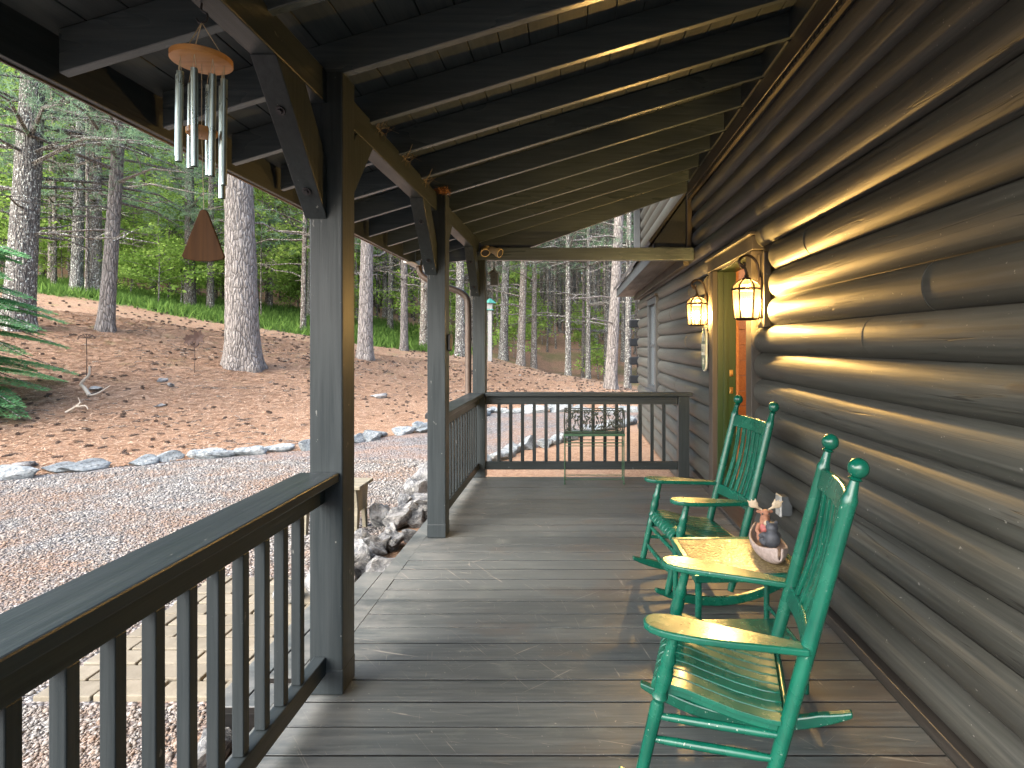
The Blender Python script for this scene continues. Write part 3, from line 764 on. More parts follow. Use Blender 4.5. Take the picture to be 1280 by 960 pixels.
def birdhouse():
    root = thing('birdhouse', 'small dark birdhouse hanging under the far beam beside the corner post', 'birdhouse', (-.868, 6.57, 2.10))
    b = MB(); b.prism([(-.042, 0), (.042, 0), (.042, .13), (0, .16), (-.042, .13)], 'y', -.045, .045); h = b.build('house_box', M['stain_y'], root, False, None, .003)
    r = MB(); r.prism([(-.062, .122), (0, .166), (.062, .122), (.062, .132), (0, .178), (-.062, .132)], 'y', -.06, .06); r.build('roof', M['grey_box'], root)
    e = MB(); e.lathe((0, -.0455, .085), (0, -.048, .085), [(0, .014), (1, .014)], 14); e.build('entrance_hole', M['black'], h)
    c = MB(); c.tube([(0, 0, .17), (0, -.05, .285), (0, -.055, .33)], .003, 6); c.build('hanging_wire', M['iron'], root)
birdhouse()

def downspout():
    root = thing('downspout', 'brown metal downspout curving from the eave to the corner post', 'downspout', (-1.17, 6.62, -.33))
    O = (-1.17, 6.62, -.33)
    p = MB(); pts = curve_pts([(-1.72, 6.62, 2.33), (-1.70, 6.62, 2.24), (-1.62, 6.62, 2.17), (-1.45, 6.62, 2.10), (-1.28, 6.62, 2.04), (-1.19, 6.62, 1.97), (-1.172, 6.62, 1.85), (-1.17, 6.62, 1.6)], 48)
    p.tube(pts + [Vector((-1.17, 6.62, -.15)), Vector((-1.19, 6.60, -.24)), Vector((-1.30, 6.56, -.30))], .036, 12); p.build('pipe', M['gutter'], root, True, O)
    for z in (1.5, .3):
        c = MB(); c.tube([(-1.17, 6.62, z-.02), (-1.17, 6.62, z+.02)], .040, 12); c.build('strap', M['gutter'], root, True, O)
    g = MB(); g.box(-1.80, -1.774, 6.3, 6.74, 2.33, 2.40); g.box(-1.80, -1.70, 6.3, 6.74, 2.318, 2.328); g.build('outlet_tray', M['white'], root, False, O)
downspout()

def straw(name, label, cat, c, n, r, mat, ln, flat=.5, hang=0):
    rng = random.Random(n); m = MB()
    for i in range(n):
        p = Vector((rng.gauss(0, r[0]), rng.gauss(0, r[1]), abs(rng.gauss(0, r[2]))))
        d = Vector((rng.gauss(0, 1), rng.gauss(0, 1), rng.gauss(0, flat)-hang)).normalized()*ln*rng.uniform(.5, 1.2)
        m.tube([p-d/2, p+Vector((rng.gauss(0, .006), rng.gauss(0, .006), rng.gauss(0, .006))), p+d/2], .0016, 3)
    o = m.build(name, mat); o.location = c; return tag(o, label, cat)
straw('bird_nest', 'tuft of rusty dry grass on top of the middle porch post', 'nest', (-.965, 4.40, 2.578), 120, (.022, .03, .012), M['straw'], .065)
for yy, lab in ((3.05, 'wisp of pale straw on the beam nearest the front post'), (3.52, 'wisp of pale straw on the beam midway between two posts'), (4.0, 'wisp of pale straw on the beam close to the rusty nest')):
    straw('straw_wisp', lab, 'straw', (-.995, yy, 2.56), 14, (.02, .05, .015), M['strawpale'], .13, 1.2)

def wind_chime():
    x, y = -1.078, 1.72
    root = thing('wind_chime', 'wind chime of metal tubes under a round orange wooden disc', 'wind chime', (x, y, 2.44))
    h = MB(); h.tube(curve_pts([(0, 0, .0), (0, 0, -.02), (.016, 0, -.032), (.012, 0, -.052), (-.006, 0, -.056), (-.016, 0, -.044)], 24), .003, 7); h.build('hook', M['bolt'], root, True)
    d = MB(); d.lathe((0, 0, -.176), (0, 0, -.154), [(0, .074), (.15, .080), (.85, .080), (1, .075)], 36); dk = d.build('disc', M['chime_wood'], root, True)
    c = MB()
    for k in range(3):
        a = 2*math.pi*k/3+.5; c.tube([(0, 0, -.056), (.06*math.cos(a), .06*math.sin(a), -.154)], .0014, 5)
    L = [.31, .335, .27, .25, .235, .255, .275, .29]
    for k in range(8):
        a = 2*math.pi*k/8+.25; px, py = .058*math.cos(a), .058*math.sin(a)
        for s in (-1, 1): c.tube([(px, py, -.176), (px+.006*s*math.sin(a), py-.006*s*math.cos(a), -.222)], .0010, 4)
        t = MB(); n = 14; top = -.215-.006*(k % 2); tilt = Vector((random.uniform(-.003, .003), random.uniform(-.003, .003), 0))
        t.tube([(px, py, top), Vector((px, py, top-L[k]))+tilt], .0092, n, False); t.tube([Vector((px, py, top-L[k]))+tilt, Vector((px, py, top))], .0080, n, False)
        t.build('tube', M['alu'], root, True)
    c.tube([(0, 0, -.176), (0, 0, -.36)], .001, 4); c.tube([(0, 0, -.38), (.006, 0, -.60)], .001, 4)
    c.build('cord', M['rope'], root)
    s = MB(); s.lathe((0, 0, -.385), (0, 0, -.365), [(0, .036), (.15, .04), (.85, .04), (1, .037)], 24); s.build('striker', M['chime_wood'], root, True)
    poly = [(-.056, -.735), (-.052, -.743), (-.02, -.750), (.02, -.750), (.052, -.743), (.056, -.735), (.010, -.605), (.004, -.600), (-.004, -.600), (-.010, -.605)]
    sl = MB(); sl.prism(poly, 'y', -.005, .005); so = sl.build('sail', M['sail_wood'], root, False, None, .002); so.rotation_euler = (0, 0, .2); so.location = (.006, 0, 0)
wind_chime()

# ------------------------------------------------------------------ furniture
LEG = [(0, .016), (.05, .019), (.42, .021), (.50, .022), (.53, .018), (.56, .026), (.59, .019), (.64, .024), (.70, .026), (.76, .019), (.79, .025), (.83, .018), (.90, .017), (1, .015)]
def make_chair():
    root = thing('rocking_chair', 'x', 'chair', (0, 0, 0), 0, 'green porch rocking chairs'); G = M['green']
    for s in (-1, 1):
        m = MB(); m.lathe((-.235, s*.255, .085), (-.120, s*.255, .588), LEG, 16); m.build('front_leg', G, root, True)
        p0, p1 = Vector((.137, s*.235, .07)), Vector((.385, s*.235, 1.055))
        m = MB(); m.lathe(p0, p1, [(0, .018), (.06, .022), (.5, .0235), (.93, .0225), (.945, .024), (.96, .018), (1, .013)], 18)
        post = m.build('back_post', G, root, True); d = (p1-p0).normalized()
        m = MB(); m.lathe(p1, p1+d*.012, [(0, .014), (.5, .021), (1, .013)], 16); m.ball(p1+d*.038, .030, 20, 14); m.build('finial', G, post, True)
        # rocker: arc touching the floor under the seat
        Rr = .82; top = []; bot = []
        for i in range(21):
            lx = -.30+.77*i/20; dx = lx-.085; z = Rr-math.sqrt(Rr*Rr-dx*dx); e = min(1, min(i, 20-i)/3.0)
            bot.append((lx, z+.001)); top.append((lx, z+.001+.022+.024*e))
        m = MB(); m.prism(bot+top[::-1], 'y', s*.247-.015, s*.247+.015); m.build('rocker', G, root, False, None, .006)
        # arm: paddle shaped, rounded in front
        out = []
        prof_ = [(-.220, .0), (-.214, .026), (-.196, .046), (-.165, .058), (-.12, .063), (-.05, .060), (.04, .050), (.13, .039), (.21, .029), (.262, .024)]
        off = lambda lx: s*(.262 - .018*max(0, (lx-.0)/.26))
        L_ = [(lx, off(lx)+w) for lx, w in prof_] + [(lx, off(lx)-w) for lx, w in prof_[::-1]][:-1]
        m = MB(); n = len(L_); za = lambda lx: .604-.075*(lx+.22)
        m.add([(lx, ly, za(lx)-.022) for lx, ly in L_]+[(lx, ly, za(lx)) for lx, ly in L_], [tuple(range(n)), tuple(range(2*n-1, n-1, -1))]+[(i, n+i, n+(i+1) % n, (i+1) % n) for i in range(n)])
        m.build('armrest', G, root, False, None, .006, segs=3)
        # side rungs and seat side rail
        for zf, zb in ((.305, .29), (.232, .218)):
            xf = -.235+.115*(zf-.085)/.503; xb = .137+.248*(zb-.07)/.985
            m = MB(); m.lathe((xf, s*.255, zf), (xb, s*.235, zb), [(0, .009), (.15, .012), (.5, .0135), (.85, .012), (1, .009)], 12); m.build('side_rung', G, root, True)
    def seat_z(lx):
        xs = [-.205, -.198, -.180, -.150, -.10, -.03, .06, .14, .215]; zs = [.362, .386, .401, .405, .398, .378, .355, .342, .339]
        return float(np.interp(lx, xs, zs))
    xs = [-.205, -.200, -.190, -.175, -.155, -.13, -.10, -.065, -.03, .01, .06, .10, .14, .18, .215]
    xs_all = [-.205, -.200, -.190, -.175, -.155, -.13, -.10, -.065, -.03, .01, .06, .10, .14, .17, .195]
    for k in range(10):
        y0 = -.2505+k*.0506; m = MB(); vs = []
        xs = [x_ if x_ > -.15 else -.150+.001*i_ for i_, x_ in enumerate(xs_all)] if k in (0, 9) else xs_all
        xs = [min(x_, .183+.002*i_/14) if k in (0, 9) else x_ for i_, x_ in enumerate(xs)]; n = len(xs)
        for dz in (0, -.014):
            for yy in (y0, y0+.0445):
                for lx in xs: vs.append((lx+(.012 if dz and lx < -.18 else 0), yy, seat_z(lx)+dz))
        fs = []
        for i in range(n-1):
            fs += [(i, i+1, n+i+1, n+i), (2*n+i, 3*n+i, 3*n+i+1, 2*n+i+1), (i, 2*n+i, 2*n+i+1, i+1), (n+i, n+i+1, 3*n+i+1, 3*n+i)]
        fs += [(0, n, 3*n, 2*n), (n-1, 3*n-1, 4*n-1, 2*n-1)]
        m.add(vs, [f[::-1] for f in fs]); o = m.build('seat_slat', G, root, True, None, .003, angle=45)
    for s in (-1, 1):
        ptsu = [(lx, seat_z(lx)-.0145) for lx in np.linspace(-.17, .21, 14)]
        m = MB(); m.prism(ptsu+[(lx, z-.028) for lx, z in ptsu[::-1]], 'y', s*.222-.012, s*.222+.012); m.build('seat_rail', G, root, False, None, .004)
    m = MB(); m.tube([(-.158, -.25, .362), (-.158, .25, .362)], .012, 10); m.build('front_rail', G, root, True)
    m = MB(); m.tube([(.206, -.235, .322), (.206, .235, .322)], .012, 10); m.build('rear_rail', G, root, True)
    for z in (.30, .19):
        xf = -.235+.115*(z-.085)/.503
        m = MB(); m.lathe((xf, -.252, z), (xf, .252, z), [(0, .009), (.2, .0125), (.8, .0125), (1, .009)], 12); m.build('front_rung', G, root, True)
    m = MB(); m.lathe((.19, -.235, .26), (.19, .235, .26), [(0, .009), (.2, .012), (.8, .012), (1, .009)], 12); m.build('rear_rung', G, root, True)
    def bx_(z): return .137+.248*(z-.07)/.985
    def bowed(z0, z1, th, nm):
        m = MB(); vs = []; n = 13
        for zz in (z0, z1):
            for dx in (-th/2, th/2):
                for i in range(n):
                    yy = -.222+.444*i/(n-1); bow = .022*(1-(yy/.222)**2)
                    vs.append((bx_(zz)+bow+dx, yy, zz))
        fs = []
        for i in range(n-1):
            fs += [(i, n+i, n+i+1, i+1), (2*n+i, 2*n+i+1, 3*n+i+1, 3*n+i), (i, i+1, 2*n+i+1, 2*n+i), (n+i, 3*n+i, 3*n+i+1, n+i+1)]
        fs += [(0, 2*n, 3*n, n), (n-1, 2*n-1, 4*n-1, 3*n-1)]
        m.add(vs, fs); m.build(nm, G, root, True, None, .005, angle=45)
    bowed(.925, 1.000, .020, 'crest_rail'); bowed(.500, .560, .020, 'lower_back_rail')
    for k in range(6):
        yy = -.155+k*.062; bow = .022*(1-(yy/.222)**2); m = MB()
        zz = [.561, .65, .74, .83, .924]; vs = []
        for z in zz:
            cx = bx_(z)+bow+.014*math.sin(math.pi*(z-.56)/.364)
            vs += [(cx-.006, yy-.018, z), (cx-.006, yy+.018, z), (cx+.006, yy+.018, z), (cx+.006, yy-.018, z)]
        fs = [(3, 2, 1, 0), (16, 17, 18, 19)] + [(4*i+a, 4*i+(a+1) % 4, 4*i+4+(a+1) % 4, 4*i+4+a) for i in range(4) for a in range(4)]
        m.add(vs, fs); m.build('back_slat', G, root, False, None, .002)
    return root
ch = make_chair()
ch.location = (.496, 2.024, .002); ch.rotation_euler = (0, 0, R(-14.5)); ch['label'] = 'nearest green rocking chair, largest in the foreground on the right'
c2 = copy_tree(ch); c2.location = (.71, 3.516, .002); c2.rotation_euler = (0, 0, R(8.6)); c2['label'] = 'farther green rocking chair in front of the open doorway'

def side_table():
    root = thing('side_table', 'low green side table with a pebbled glass top between the rocking chairs', 'table', (.735, 2.675, 0), R(2))
    G = M['green']; hx, hy = .245, .245; zt = .50
    f = MB(); f.box(-hx, hx, -hy, -hy+.028, zt-.03, zt); f.box(-hx, hx, hy-.028, hy, zt-.03, zt); f.box(-hx, -hx+.028, -hy+.0285, hy-.0285, zt-.03, zt); f.box(hx-.028, hx, -hy+.0285, hy-.0285, zt-.03, zt)
    f.build('frame', G, root, False, None, .005)
    g = MB(); g.box(-hx+.0285, hx-.0285, -hy+.0285, hy-.0285, zt-.012, zt-.003); g.build('glass_top', M['pebble_glass'], root)
    for sx in (-1, 1):
        for sy in (-1, 1):
            l = MB(); l.lathe((sx*(hx-.02), sy*(hy-.02), .001), (sx*(hx-.02), sy*(hy-.02), zt-.031), [(0, .013), (1, .014)], 12); l.build('leg', G, root, True)
        b = MB(); b.tube([(sx*(hx-.02), -hy+.03, .17), (sx*(hx-.02), hy-.03, .17)], .009, 8); b.build('crossbar', G, root, True)
    c = MB(); c.box(-hx+.03, hx-.03, -.09, .09, .155, .167); c.build('lower_shelf', G, root, False, None, .004)
side_table()

def figurine():
    root = thing('animal_figurine', 'resin figurine of a moose and a dark bear riding a pale canoe', 'figurine', (.880, 2.67, .4985), R(-4))
    # canoe along local y
    m = MB(); vs = []; n = 15; secs = 12
    for i in range(secs+1):
        t = -1+2*i/secs; yy = t*.19; w = .062*max(.03, (1-abs(t)**2.6)); lift = .030*abs(t)**2.5
        for k in range(n):
            a = math.pi*k/(n-1); vs.append((-w*math.cos(a), yy, .066+lift*1.1-(.064+lift*.4)*math.sin(a)**.8*(1-.35*abs(t)**3)))
    fs = [(i*n+k, i*n+k+1, (i+1)*n+k+1, (i+1)*n+k) for i in range(secs) for k in range(n-1)]
    m.add(vs, fs); o = m.build('canoe', M['resin_pink'], root, True)
    s_ = o.modifiers.new('shell', 'SOLIDIFY'); s_.thickness = .012; s_.offset = -1
    sb = o.modifiers.new('smooth', 'SUBSURF'); sb.levels = 1; sb.render_levels = 1
    def remesh(o):
        r = o.modifiers.new('fuse', 'REMESH'); r.mode = 'VOXEL'; r.voxel_size = .0035; r.use_smooth_shade = True
        s = o.modifiers.new('relax', 'SMOOTH'); s.iterations = 3; s.factor = .5
    # moose: sitting body, long muzzle, legs over the gunwale
    def Ry(a): return Matrix.Rotation(a, 3, 'X')
    b = MB(); b.ball((0, .055, .095), (.034, .034, .046)); b.ball((0, .052, .140), (.024, .026, .034)); b.ball((0, .045, .172), (.021, .026, .022)); b.ball((-.006, .018, .160), (.016, .030, .016), rot=Ry(.35))
    b.ball((-.008, -.006, .148), (.017, .016, .015))
    for s in (-1, 1):
        b.tube([(s*.025, .05, .125), (s*.042, .03, .10), (s*.030, .005, .088)], [.012, .010, .009], 8); b.tube([(s*.02, .05, .075), (s*.036, .012, .082), (s*.040, -.012, .070)], [.015, .012, .010], 8)
        b.ball((s*.026, .058, .180), (.014, .005, .009))
    o = b.build('moose', M['resin_brown'], root, True); remesh(o)
    for s in (-1, 1):
        a = MB(); a.tube([(s*.012, .05, .188), (s*.030, .052, .198), (s*.048, .05, .206)], [.005, .006, .008], 7); a.ball((s*.052, .05, .214), (.024, .007, .018))
        for k in range(3): a.tube([(s*(.040+.014*k), .05, .222), (s*(.046+.018*k), .05, .244-.006*k)], [.006, .003], 6)
        o2 = a.build('antler', M['resin_cream'], root, True); remesh(o2)
        e = MB(); e.ball((s*.014-.004, .024, .178), .004, 8, 6); e.build('eye', M['black'], root, True)
    mz = MB(); mz.ball((-.008, -.013, .147), (.0145, .012, .013)); mz.build('muzzle', M['resin_cream'], root, True)
    v = MB(); v.ball((0, .040, .108), (.030, .024, .026)); v.build('plaid_shirt', M['resin_red'], root, True)
    b = MB(); b.ball((.004, -.06, .092), (.036, .034, .042)); b.ball((.004, -.052, .140), (.027, .026, .025)); b.ball((-.004, -.028, .134), (.012, .014, .010))
    for s in (-1, 1):
        b.ball((.004+s*.019, -.052, .163), (.009, .006, .009)); b.tube([(s*.028, -.055, .112), (s*.040, -.032, .096), (s*.026, -.012, .092)], [.012, .011, .010], 8); b.tube([(s*.02, -.06, .07), (s*.034, -.035, .074), (s*.036, -.015, .076)], [.015, .013, .011], 8)
    o = b.build('bear', M['resin_black'], root, True); remesh(o)
    sn = MB(); sn.ball((-.006, -.020, .131), (.008, .007, .007)); sn.build('snout', M['resin_cream'], root, True)
figurine()

def plant_stand():
    root = thing('plant_stand', 'wrought iron plant stand with a leaf patterned basket at the far railing', 'plant stand', (.222, 6.20, 0))
    I = M['irongreen']; w, d = .305, .10
    for sx in (-1, 1):
        for sy in (-1, 1):
            l = MB(); l.tube([(sx*w, sy*d, .004), (sx*w, sy*d, .50)], .006, 8); l.ball((sx*w, sy*d, .012), .011, 10, 6); l.build('leg', I, root, True)
    for z in (.055, .43, .40):
        f = MB()
        for sy in (-1, 1): f.tube([(-w, sy*d, z), (w, sy*d, z)], .004, 6)
        for sx in (-1, 1): f.tube([(sx*w, -d, z), (sx*w, d, z)], .004, 6)
        f.build('stretcher', I, root)
    t = MB(); t.box(-w-.012, w+.012, -d-.012, d+.012, .50, .524); t.build('shelf', I, root, False, None, .004)
    b = MB(); rng = random.Random(4)
    for sy in (-1, 1):
        for z in (.535, .765): b.tube([(-w, sy*d, z), (w, sy*d, z)], .0055, 7)
        for k in range(5):
            x0 = -w+.122*k+.061
            for s in (-1, 1):
                b.tube(curve_pts([(x0, sy*d, .54), (x0+s*.03, sy*d, .58), (x0+s*.05, sy*d, .64), (x0+s*.02, sy*d, .70), (x0+s*.03, sy*d, .74), (x0+s*.05, sy*d, .755)], 18), .0036, 5)
            for q in range(9):
                px, pz, a = x0+rng.uniform(-.055, .055), rng.uniform(.56, .74), rng.uniform(0, 6.28)
                rot = Matrix.Rotation(a, 3, 'Y'); b.ball((px, sy*d, pz), (.019, .004, .008), 8, 5, rot)
    for sx in (-1, 1):
        for z in (.535, .765): b.tube([(sx*w, -d, z), (sx*w, d, z)], .0055, 7)
        for sy in (-1, 1): b.tube(curve_pts([(sx*w, sy*d, .525), (sx*(w+.006), sy*d, .65), (sx*w, sy*d, .77)], 8), .006, 7)
        b.tube(curve_pts([(sx*w, 0, .54), (sx*w, .05, .62), (sx*w, -.03, .70), (sx*w, 0, .76)], 14), .004, 5)
    b.build('leaf_basket', M['iron'], root, True)
plant_stand()

def bench():
    gx = -2.29; root = thing('wooden_bench', 'small pale weathered bench in the gravel behind the nearest post', 'bench', (gx, 5.72, GZ))
    t = MB()
    for k in range(3): t.box(-.30, .30, -.19+k*.128, -.19+k*.128+.122, .432, .466)
    t.build('seat', M['greywood'], root, False, None, .006)
    for s in (-1, 1):
        l = MB(); x = s*.24
        l.prism([(-.15, -.02), (-.10, -.02), (-.06, .2), (.06, .2), (.10, -.02), (.15, -.02), (.13, .25), (.17, .43), (-.17, .43), (-.13, .25)], 'x', x-.018, x+.018); l.build('leg', M['greywood'], root, False, None, .004)
    a = MB(); a.box(-.22, .22, -.015, .015, .26, .33); a.build('stretcher', M['greywood'], root, False, None, .004)
bench()

# ------------------------------------------------------------------ path, stones, gravel
def pavers():
    m = MB(); rng = random.Random(8); y = 2.98; row = 0; base = GZ
    while y < 4.42:
        x = -2.72-(row % 2)*.15
        while x < -1.62:
            x0, x1 = max(x, -2.74), min(x+.289, -1.62)
            if x1-x0 > .06: dz = rng.uniform(-.004, .004); m.box(x0, x1, y, y+.140, base-.05, base+.028+dz)
            x += .304
        y += .154; row += 1
    o = m.build('paver_path', M['paver'], None, False, None, .006); tag(o, kind='structure')
pavers()

def rock_mesh(name, mat, seed, sc, rough=.35, sub=3):
    bm = bmesh.new(); bmesh.ops.create_icosphere(bm, subdivisions=sub, radius=1.0); rng = random.Random(seed)
    cuts = [(Vector((rng.gauss(0, 1), rng.gauss(0, 1), rng.gauss(0, 1))).normalized(), rng.uniform(.45, .85)) for _ in range(11)]
    for v in bm.verts:
        p = v.co.normalized()
        for n, d in cuts:
            k = p.dot(n)
            if k > d: p = p - n*(k-d)*.92
        p *= 1+rough*.35*mnoise.noise(p*1.7+Vector((seed, 0, 0)))+rough*.16*mnoise.noise(p*5+Vector((0, seed, 0)))
        v.co = Vector((p.x*sc[0], p.y*sc[1], p.z*sc[2]))
    me = bpy.data.meshes.new(name); bm.to_mesh(me); bm.free(); me.materials.append(mat)
    me.polygons.foreach_set('use_smooth', [True]*len(me.polygons)); me.set_sharp_from_angle(angle=R(28)); return me
def place(me, name, loc, rz, sc=1.0, tilt=(0, 0), **kw):
    o = bpy.data.objects.new(name, me); COL.objects.link(o); o.location = loc; o.rotation_euler = (tilt[0], tilt[1], rz); o.scale = (sc, sc, sc) if not hasattr(sc, '__len__') else sc
    return tag(o, **kw)
slabs = [rock_mesh('edging_stone', M['stone'], 20+i, (.33, .17, .145), .6) for i in range(5)]
rng = random.Random(12)
def line_of_stones(poly, step, group, label, scl=(.7, 1.15), jit=.08):
    pts = [Vector(p) for p in poly]; L = 0; nxt = 0
    for a, b in zip(pts[:-1], pts[1:]):
        d = (b-a); ln = d.length; t = nxt-L
        while t < ln:
            p = a+d*(t/ln); an = math.atan2(d.y, d.x); s = rng.uniform(*scl)
            q = (p.x+rng.gauss(0, jit), p.y+rng.gauss(0, jit))
            place(rng.choice(slabs), 'edging_stone', (q[0], q[1], gz(*q)+.045*s), an+rng.gauss(0, .22), (s*rng.uniform(.8, 1.2), s, s*rng.uniform(.7, 1.25)), (rng.gauss(0, .1), rng.gauss(0, .1)), label=label, cat='stone', group=group)
            t += step*s*rng.uniform(.85, 1.15)
        L += ln; nxt = L+(t-ln)
def polar(deg, k=0.0):
    ph = R(deg); r = float(np.interp(ph, PH, TR0))+k; return (r*math.sin(ph), r*math.cos(ph), 0)
line_of_stones([polar(d) for d in (-52, -44, -38, -31, -24, -19, -14)], .47, 'stones edging the needle slope on the left', 'flat blue grey stone edging the gravel below the needle slope', (.75, 1.15))
line_of_stones([polar(d) for d in (-14, -11, -8, -4, 0, 4, 7, 10)], .42, 'stones edging the gravel beyond the far railing', 'grey stone in the distant edging row beyond the far railing', (.8, 1.3), .12)
line_of_stones([(-1.72, 7.7, 0), (-1.25, 9.25, 0), (.35, 12.1, 0), (1.2, 13.3, 0)], .40, 'stones edging the bed beside the cabin', 'pale grey stone edging the needle bed near the cabin corner', (.6, 1.1), .07)
piles = [rock_mesh('pile_rock', M['rock'], 40+i, (.19, .15, .13), .7) for i in range(6)]
for i in range(44):
    y = rng.uniform(3.95, 7.5); x = -1.62+rng.gauss(0, .13)-(.10 if y < 5 else .06); s = rng.uniform(.55, 1.15)
    place(piles[i % 6], 'pile_rock', (x, y, GZ+.06*s+rng.uniform(0, .10)), rng.uniform(0, 6.28), s, (rng.gauss(0, .5), rng.gauss(0, .5)), label='jagged grey rock in the pile along the deck edge', cat='rock', group='rocks piled along the deck edge')
for i in range(7):
    y = 1.9+i*.16+rng.gauss(0, .03)
    place(piles[i % 6], 'edge_rock', (-1.56+rng.gauss(0, .05), y, GZ+.05), rng.uniform(0, 6.28), rng.uniform(.4, .7), (rng.gauss(0, .4), rng.gauss(0, .4)), label='small pale rock below the foreground railing, before the pavers', cat='rock', group='small rocks below the foreground railing')
for u, v, s, lab in ((474, 497, 1.0, 'flat grey rock on the needles between the first two posts'), (120, 488, .62, 'dark blue stone beside the bleached branch'), (202, 477, .55, 'pale stone on the needle slope left of the wind chime sail'), (213, 483, .5, 'white stone on the needle slope below the big pine'), (200, 509, .42, 'lone small white stone in the middle of the needle slope'), (6, 511, .5, 'small grey stone at the left end of the needle slope'), (30, 584, .7, 'tan stone just above the edging at left'), (650, 470, .3, 'small stone near the crest left of the far railing')):
    p = on_ground(u, v, 7); place(piles[int(u) % 6], 'rock', (p.x, p.y, p.z+.03), u*.1, (s*1.5, s, s*.8), label=lab, cat='rock')

def scatter_pebbles():
    """loose gravel stones near the porch: nobody could count them"""
    base = np.array([(1,0,0),(-1,0,0),(0,1,0),(0,-1,0),(0,0,1),(0,0,-1)], float)
    tri = np.array([(0,2,4),(2,1,4),(1,3,4),(3,0,4),(2,0,5),(1,2,5),(3,1,5),(0,3,5)])
    N = 140000
    y = .2+np.random.rand(N)**1.15*9.0; x = -1.72-np.random.rand(N)*(y*1.05+.6-1.0).clip(.8, 9)
    ph = np.arctan2(x, y); r = np.hypot(x, y); r0 = np.interp(ph, PH, TR0)
    ok = (r < r0-.2) & (x < house_line(y)-.02) & ~((x > -2.78) & (y > 2.94) & (y < 4.46)) & ~((x > -2.56) & (x < -1.9) & (y > 5.5) & (y < 5.95))
    x, y = x[ok], y[ok]; n = len(x)
    s = np.random.lognormal(math.log(.0078), .35, n).clip(.006, .032); s = s*(1+np.clip((y-4)/9, 0, .6))
    an = np.random.rand(n)*6.283; sx, sy, sz = s*np.random.uniform(.8, 1.5, n), s*np.random.uniform(.7, 1.1, n), s*np.random.uniform(.45, .8, n)
    V = base[None]*np.stack([sx, sy, sz], -1)[:, None, :]*np.random.uniform(.75, 1.25, (n, 6, 1))
    c, q = np.cos(an)[:, None], np.sin(an)[:, None]
    W = np.empty_like(V); W[..., 0] = V[..., 0]*c-V[..., 1]*q+x[:, None]; W[..., 1] = V[..., 0]*q+V[..., 1]*c+y[:, None]; W[..., 2] = V[..., 2]+(ground_z(x, y)+sz*.35)[:, None]
    Fx = (tri[None]+(np.arange(n)*6)[:, None, None]).reshape(-1, 3)
    tag(np_mesh('gravel', W.reshape(-1, 3), Fx, M['pebble']), kind='stuff')
scatter_pebbles()

# pine cones
def cone_mesh():
    m = MB(); L = .13
    pts = [(0, .004), (.06, .016), (.3, .026), (.6, .024), (.85, .014), (1, .003)]
    m.lathe((-L/2, 0, .02), (L/2, 0, .02), pts, 8)
    for k in range(34):
        t = .06+.9*k/34; a = k*2.4; r = float(np.interp(t, [p[0] for p in pts], [p[1] for p in pts]))
        c = Vector((-L/2+L*t, 0, .02)); d = Vector((-.45, math.cos(a), math.sin(a))).normalized(); s_ = d.cross(Vector((1, 0, 0))).normalized()
        b = c+d*r*.7; tip = c+d*(r+.017)
        m.add([b-s_*.007, b+s_*.007, tip+s_*.010, tip-s_*.010, tip+Vector((.004, 0, 0))], [(0, 1, 2, 3), (3, 2, 4)])
    return m
mc = mk_wood('pine_cone_scales', (.035, .022, .016), (.085, .055, .038), 'x', .85); M['cone'] = mc
cone0 = cone_mesh().build('pine_cone', M['cone']); tag(cone0, 'dark brown pine cone lying on the needle slope', 'pine cone', 'pine cones scattered on the needle slope')
rng = random.Random(31); spots = []
while len(spots) < 1050:
    dg_ = rng.uniform(-45, 6); ph = R(dg_); r0, rc, *_ = [float(a) for a in prof(ph)]
    t = rng.random()
    rr = r0+.35+(rc-r0-.5)*t**.9
    if mnoise.noise(Vector((rr*.35*math.sin(ph)*1.2, rr*.35*math.cos(ph), 3.3))) < rng.uniform(-.35, .25): continue
    spots.append((rr*math.sin(ph), rr*math.cos(ph)))
spots = [p for p in spots if -45 < math.degrees(math.atan2(p[0], p[1])) < -1 or p[1] > 18]
spots.sort(key=lambda p: p[0]**2+p[1]**2)
far_cones = MB(); cm_ = cone_mesh()
for x, y in spots[285:]:
    s = rng.uniform(.55, 1.0); a = rng.uniform(0, 6.28); c_, q_ = math.cos(a)*s, math.sin(a)*s
    far_cones.add([(x+p[0]*c_-p[1]*q_, y+p[0]*q_+p[1]*c_, gz(x, y)+p[2]*s) for p in cm_.v], cm_.f)
tag(far_cones.build('far_pine_cones', M['cone']), kind='stuff')
spots = spots[:285]
for i, (x, y) in enumerate(spots):
    o = cone0 if i == 0 else cone0.copy()
    if i: COL.objects.link(o)
    s = rng.uniform(.55, 1.0); o.location = (x, y, gz(x, y)-.004); o.scale = (s*1.15, s*.85, s*.85); o.rotation_euler = (rng.uniform(-.2, .2), rng.uniform(-.2, .2), rng.uniform(0, 6.28))

def needle_carpet():
    N = 150000; ph = np.radians(np.random.uniform(-46.5, 8, N)); r0 = np.interp(ph, PH, TR0); rc = np.interp(ph, PH, TRC)
    r = r0+.05+(rc-r0)*np.random.rand(N)**1.7*.8; x, y = r*np.sin(ph), r*np.cos(ph)
    z = ground_z(x, y)+np.random.uniform(.002, .008, N); a = np.random.rand(N)*6.283; L = np.random.uniform(.05, .11, (N, 1)); w = .0022+.00022*r[:, None]
    P = np.stack([x, y, z], -1); d = np.stack([np.cos(a), np.sin(a), np.random.normal(size=N)*.05], -1)*L; s_ = np.stack([-np.sin(a), np.cos(a), np.zeros(N)], -1)*w
    V = np.stack([P-d-s_, P+d-s_, P+d+s_, P-d+s_], 1).reshape(-1, 3)
    tag(np_mesh('pine_needles', V, np.arange(len(V)).reshape(-1, 4), M['deadneedle']), kind='stuff')
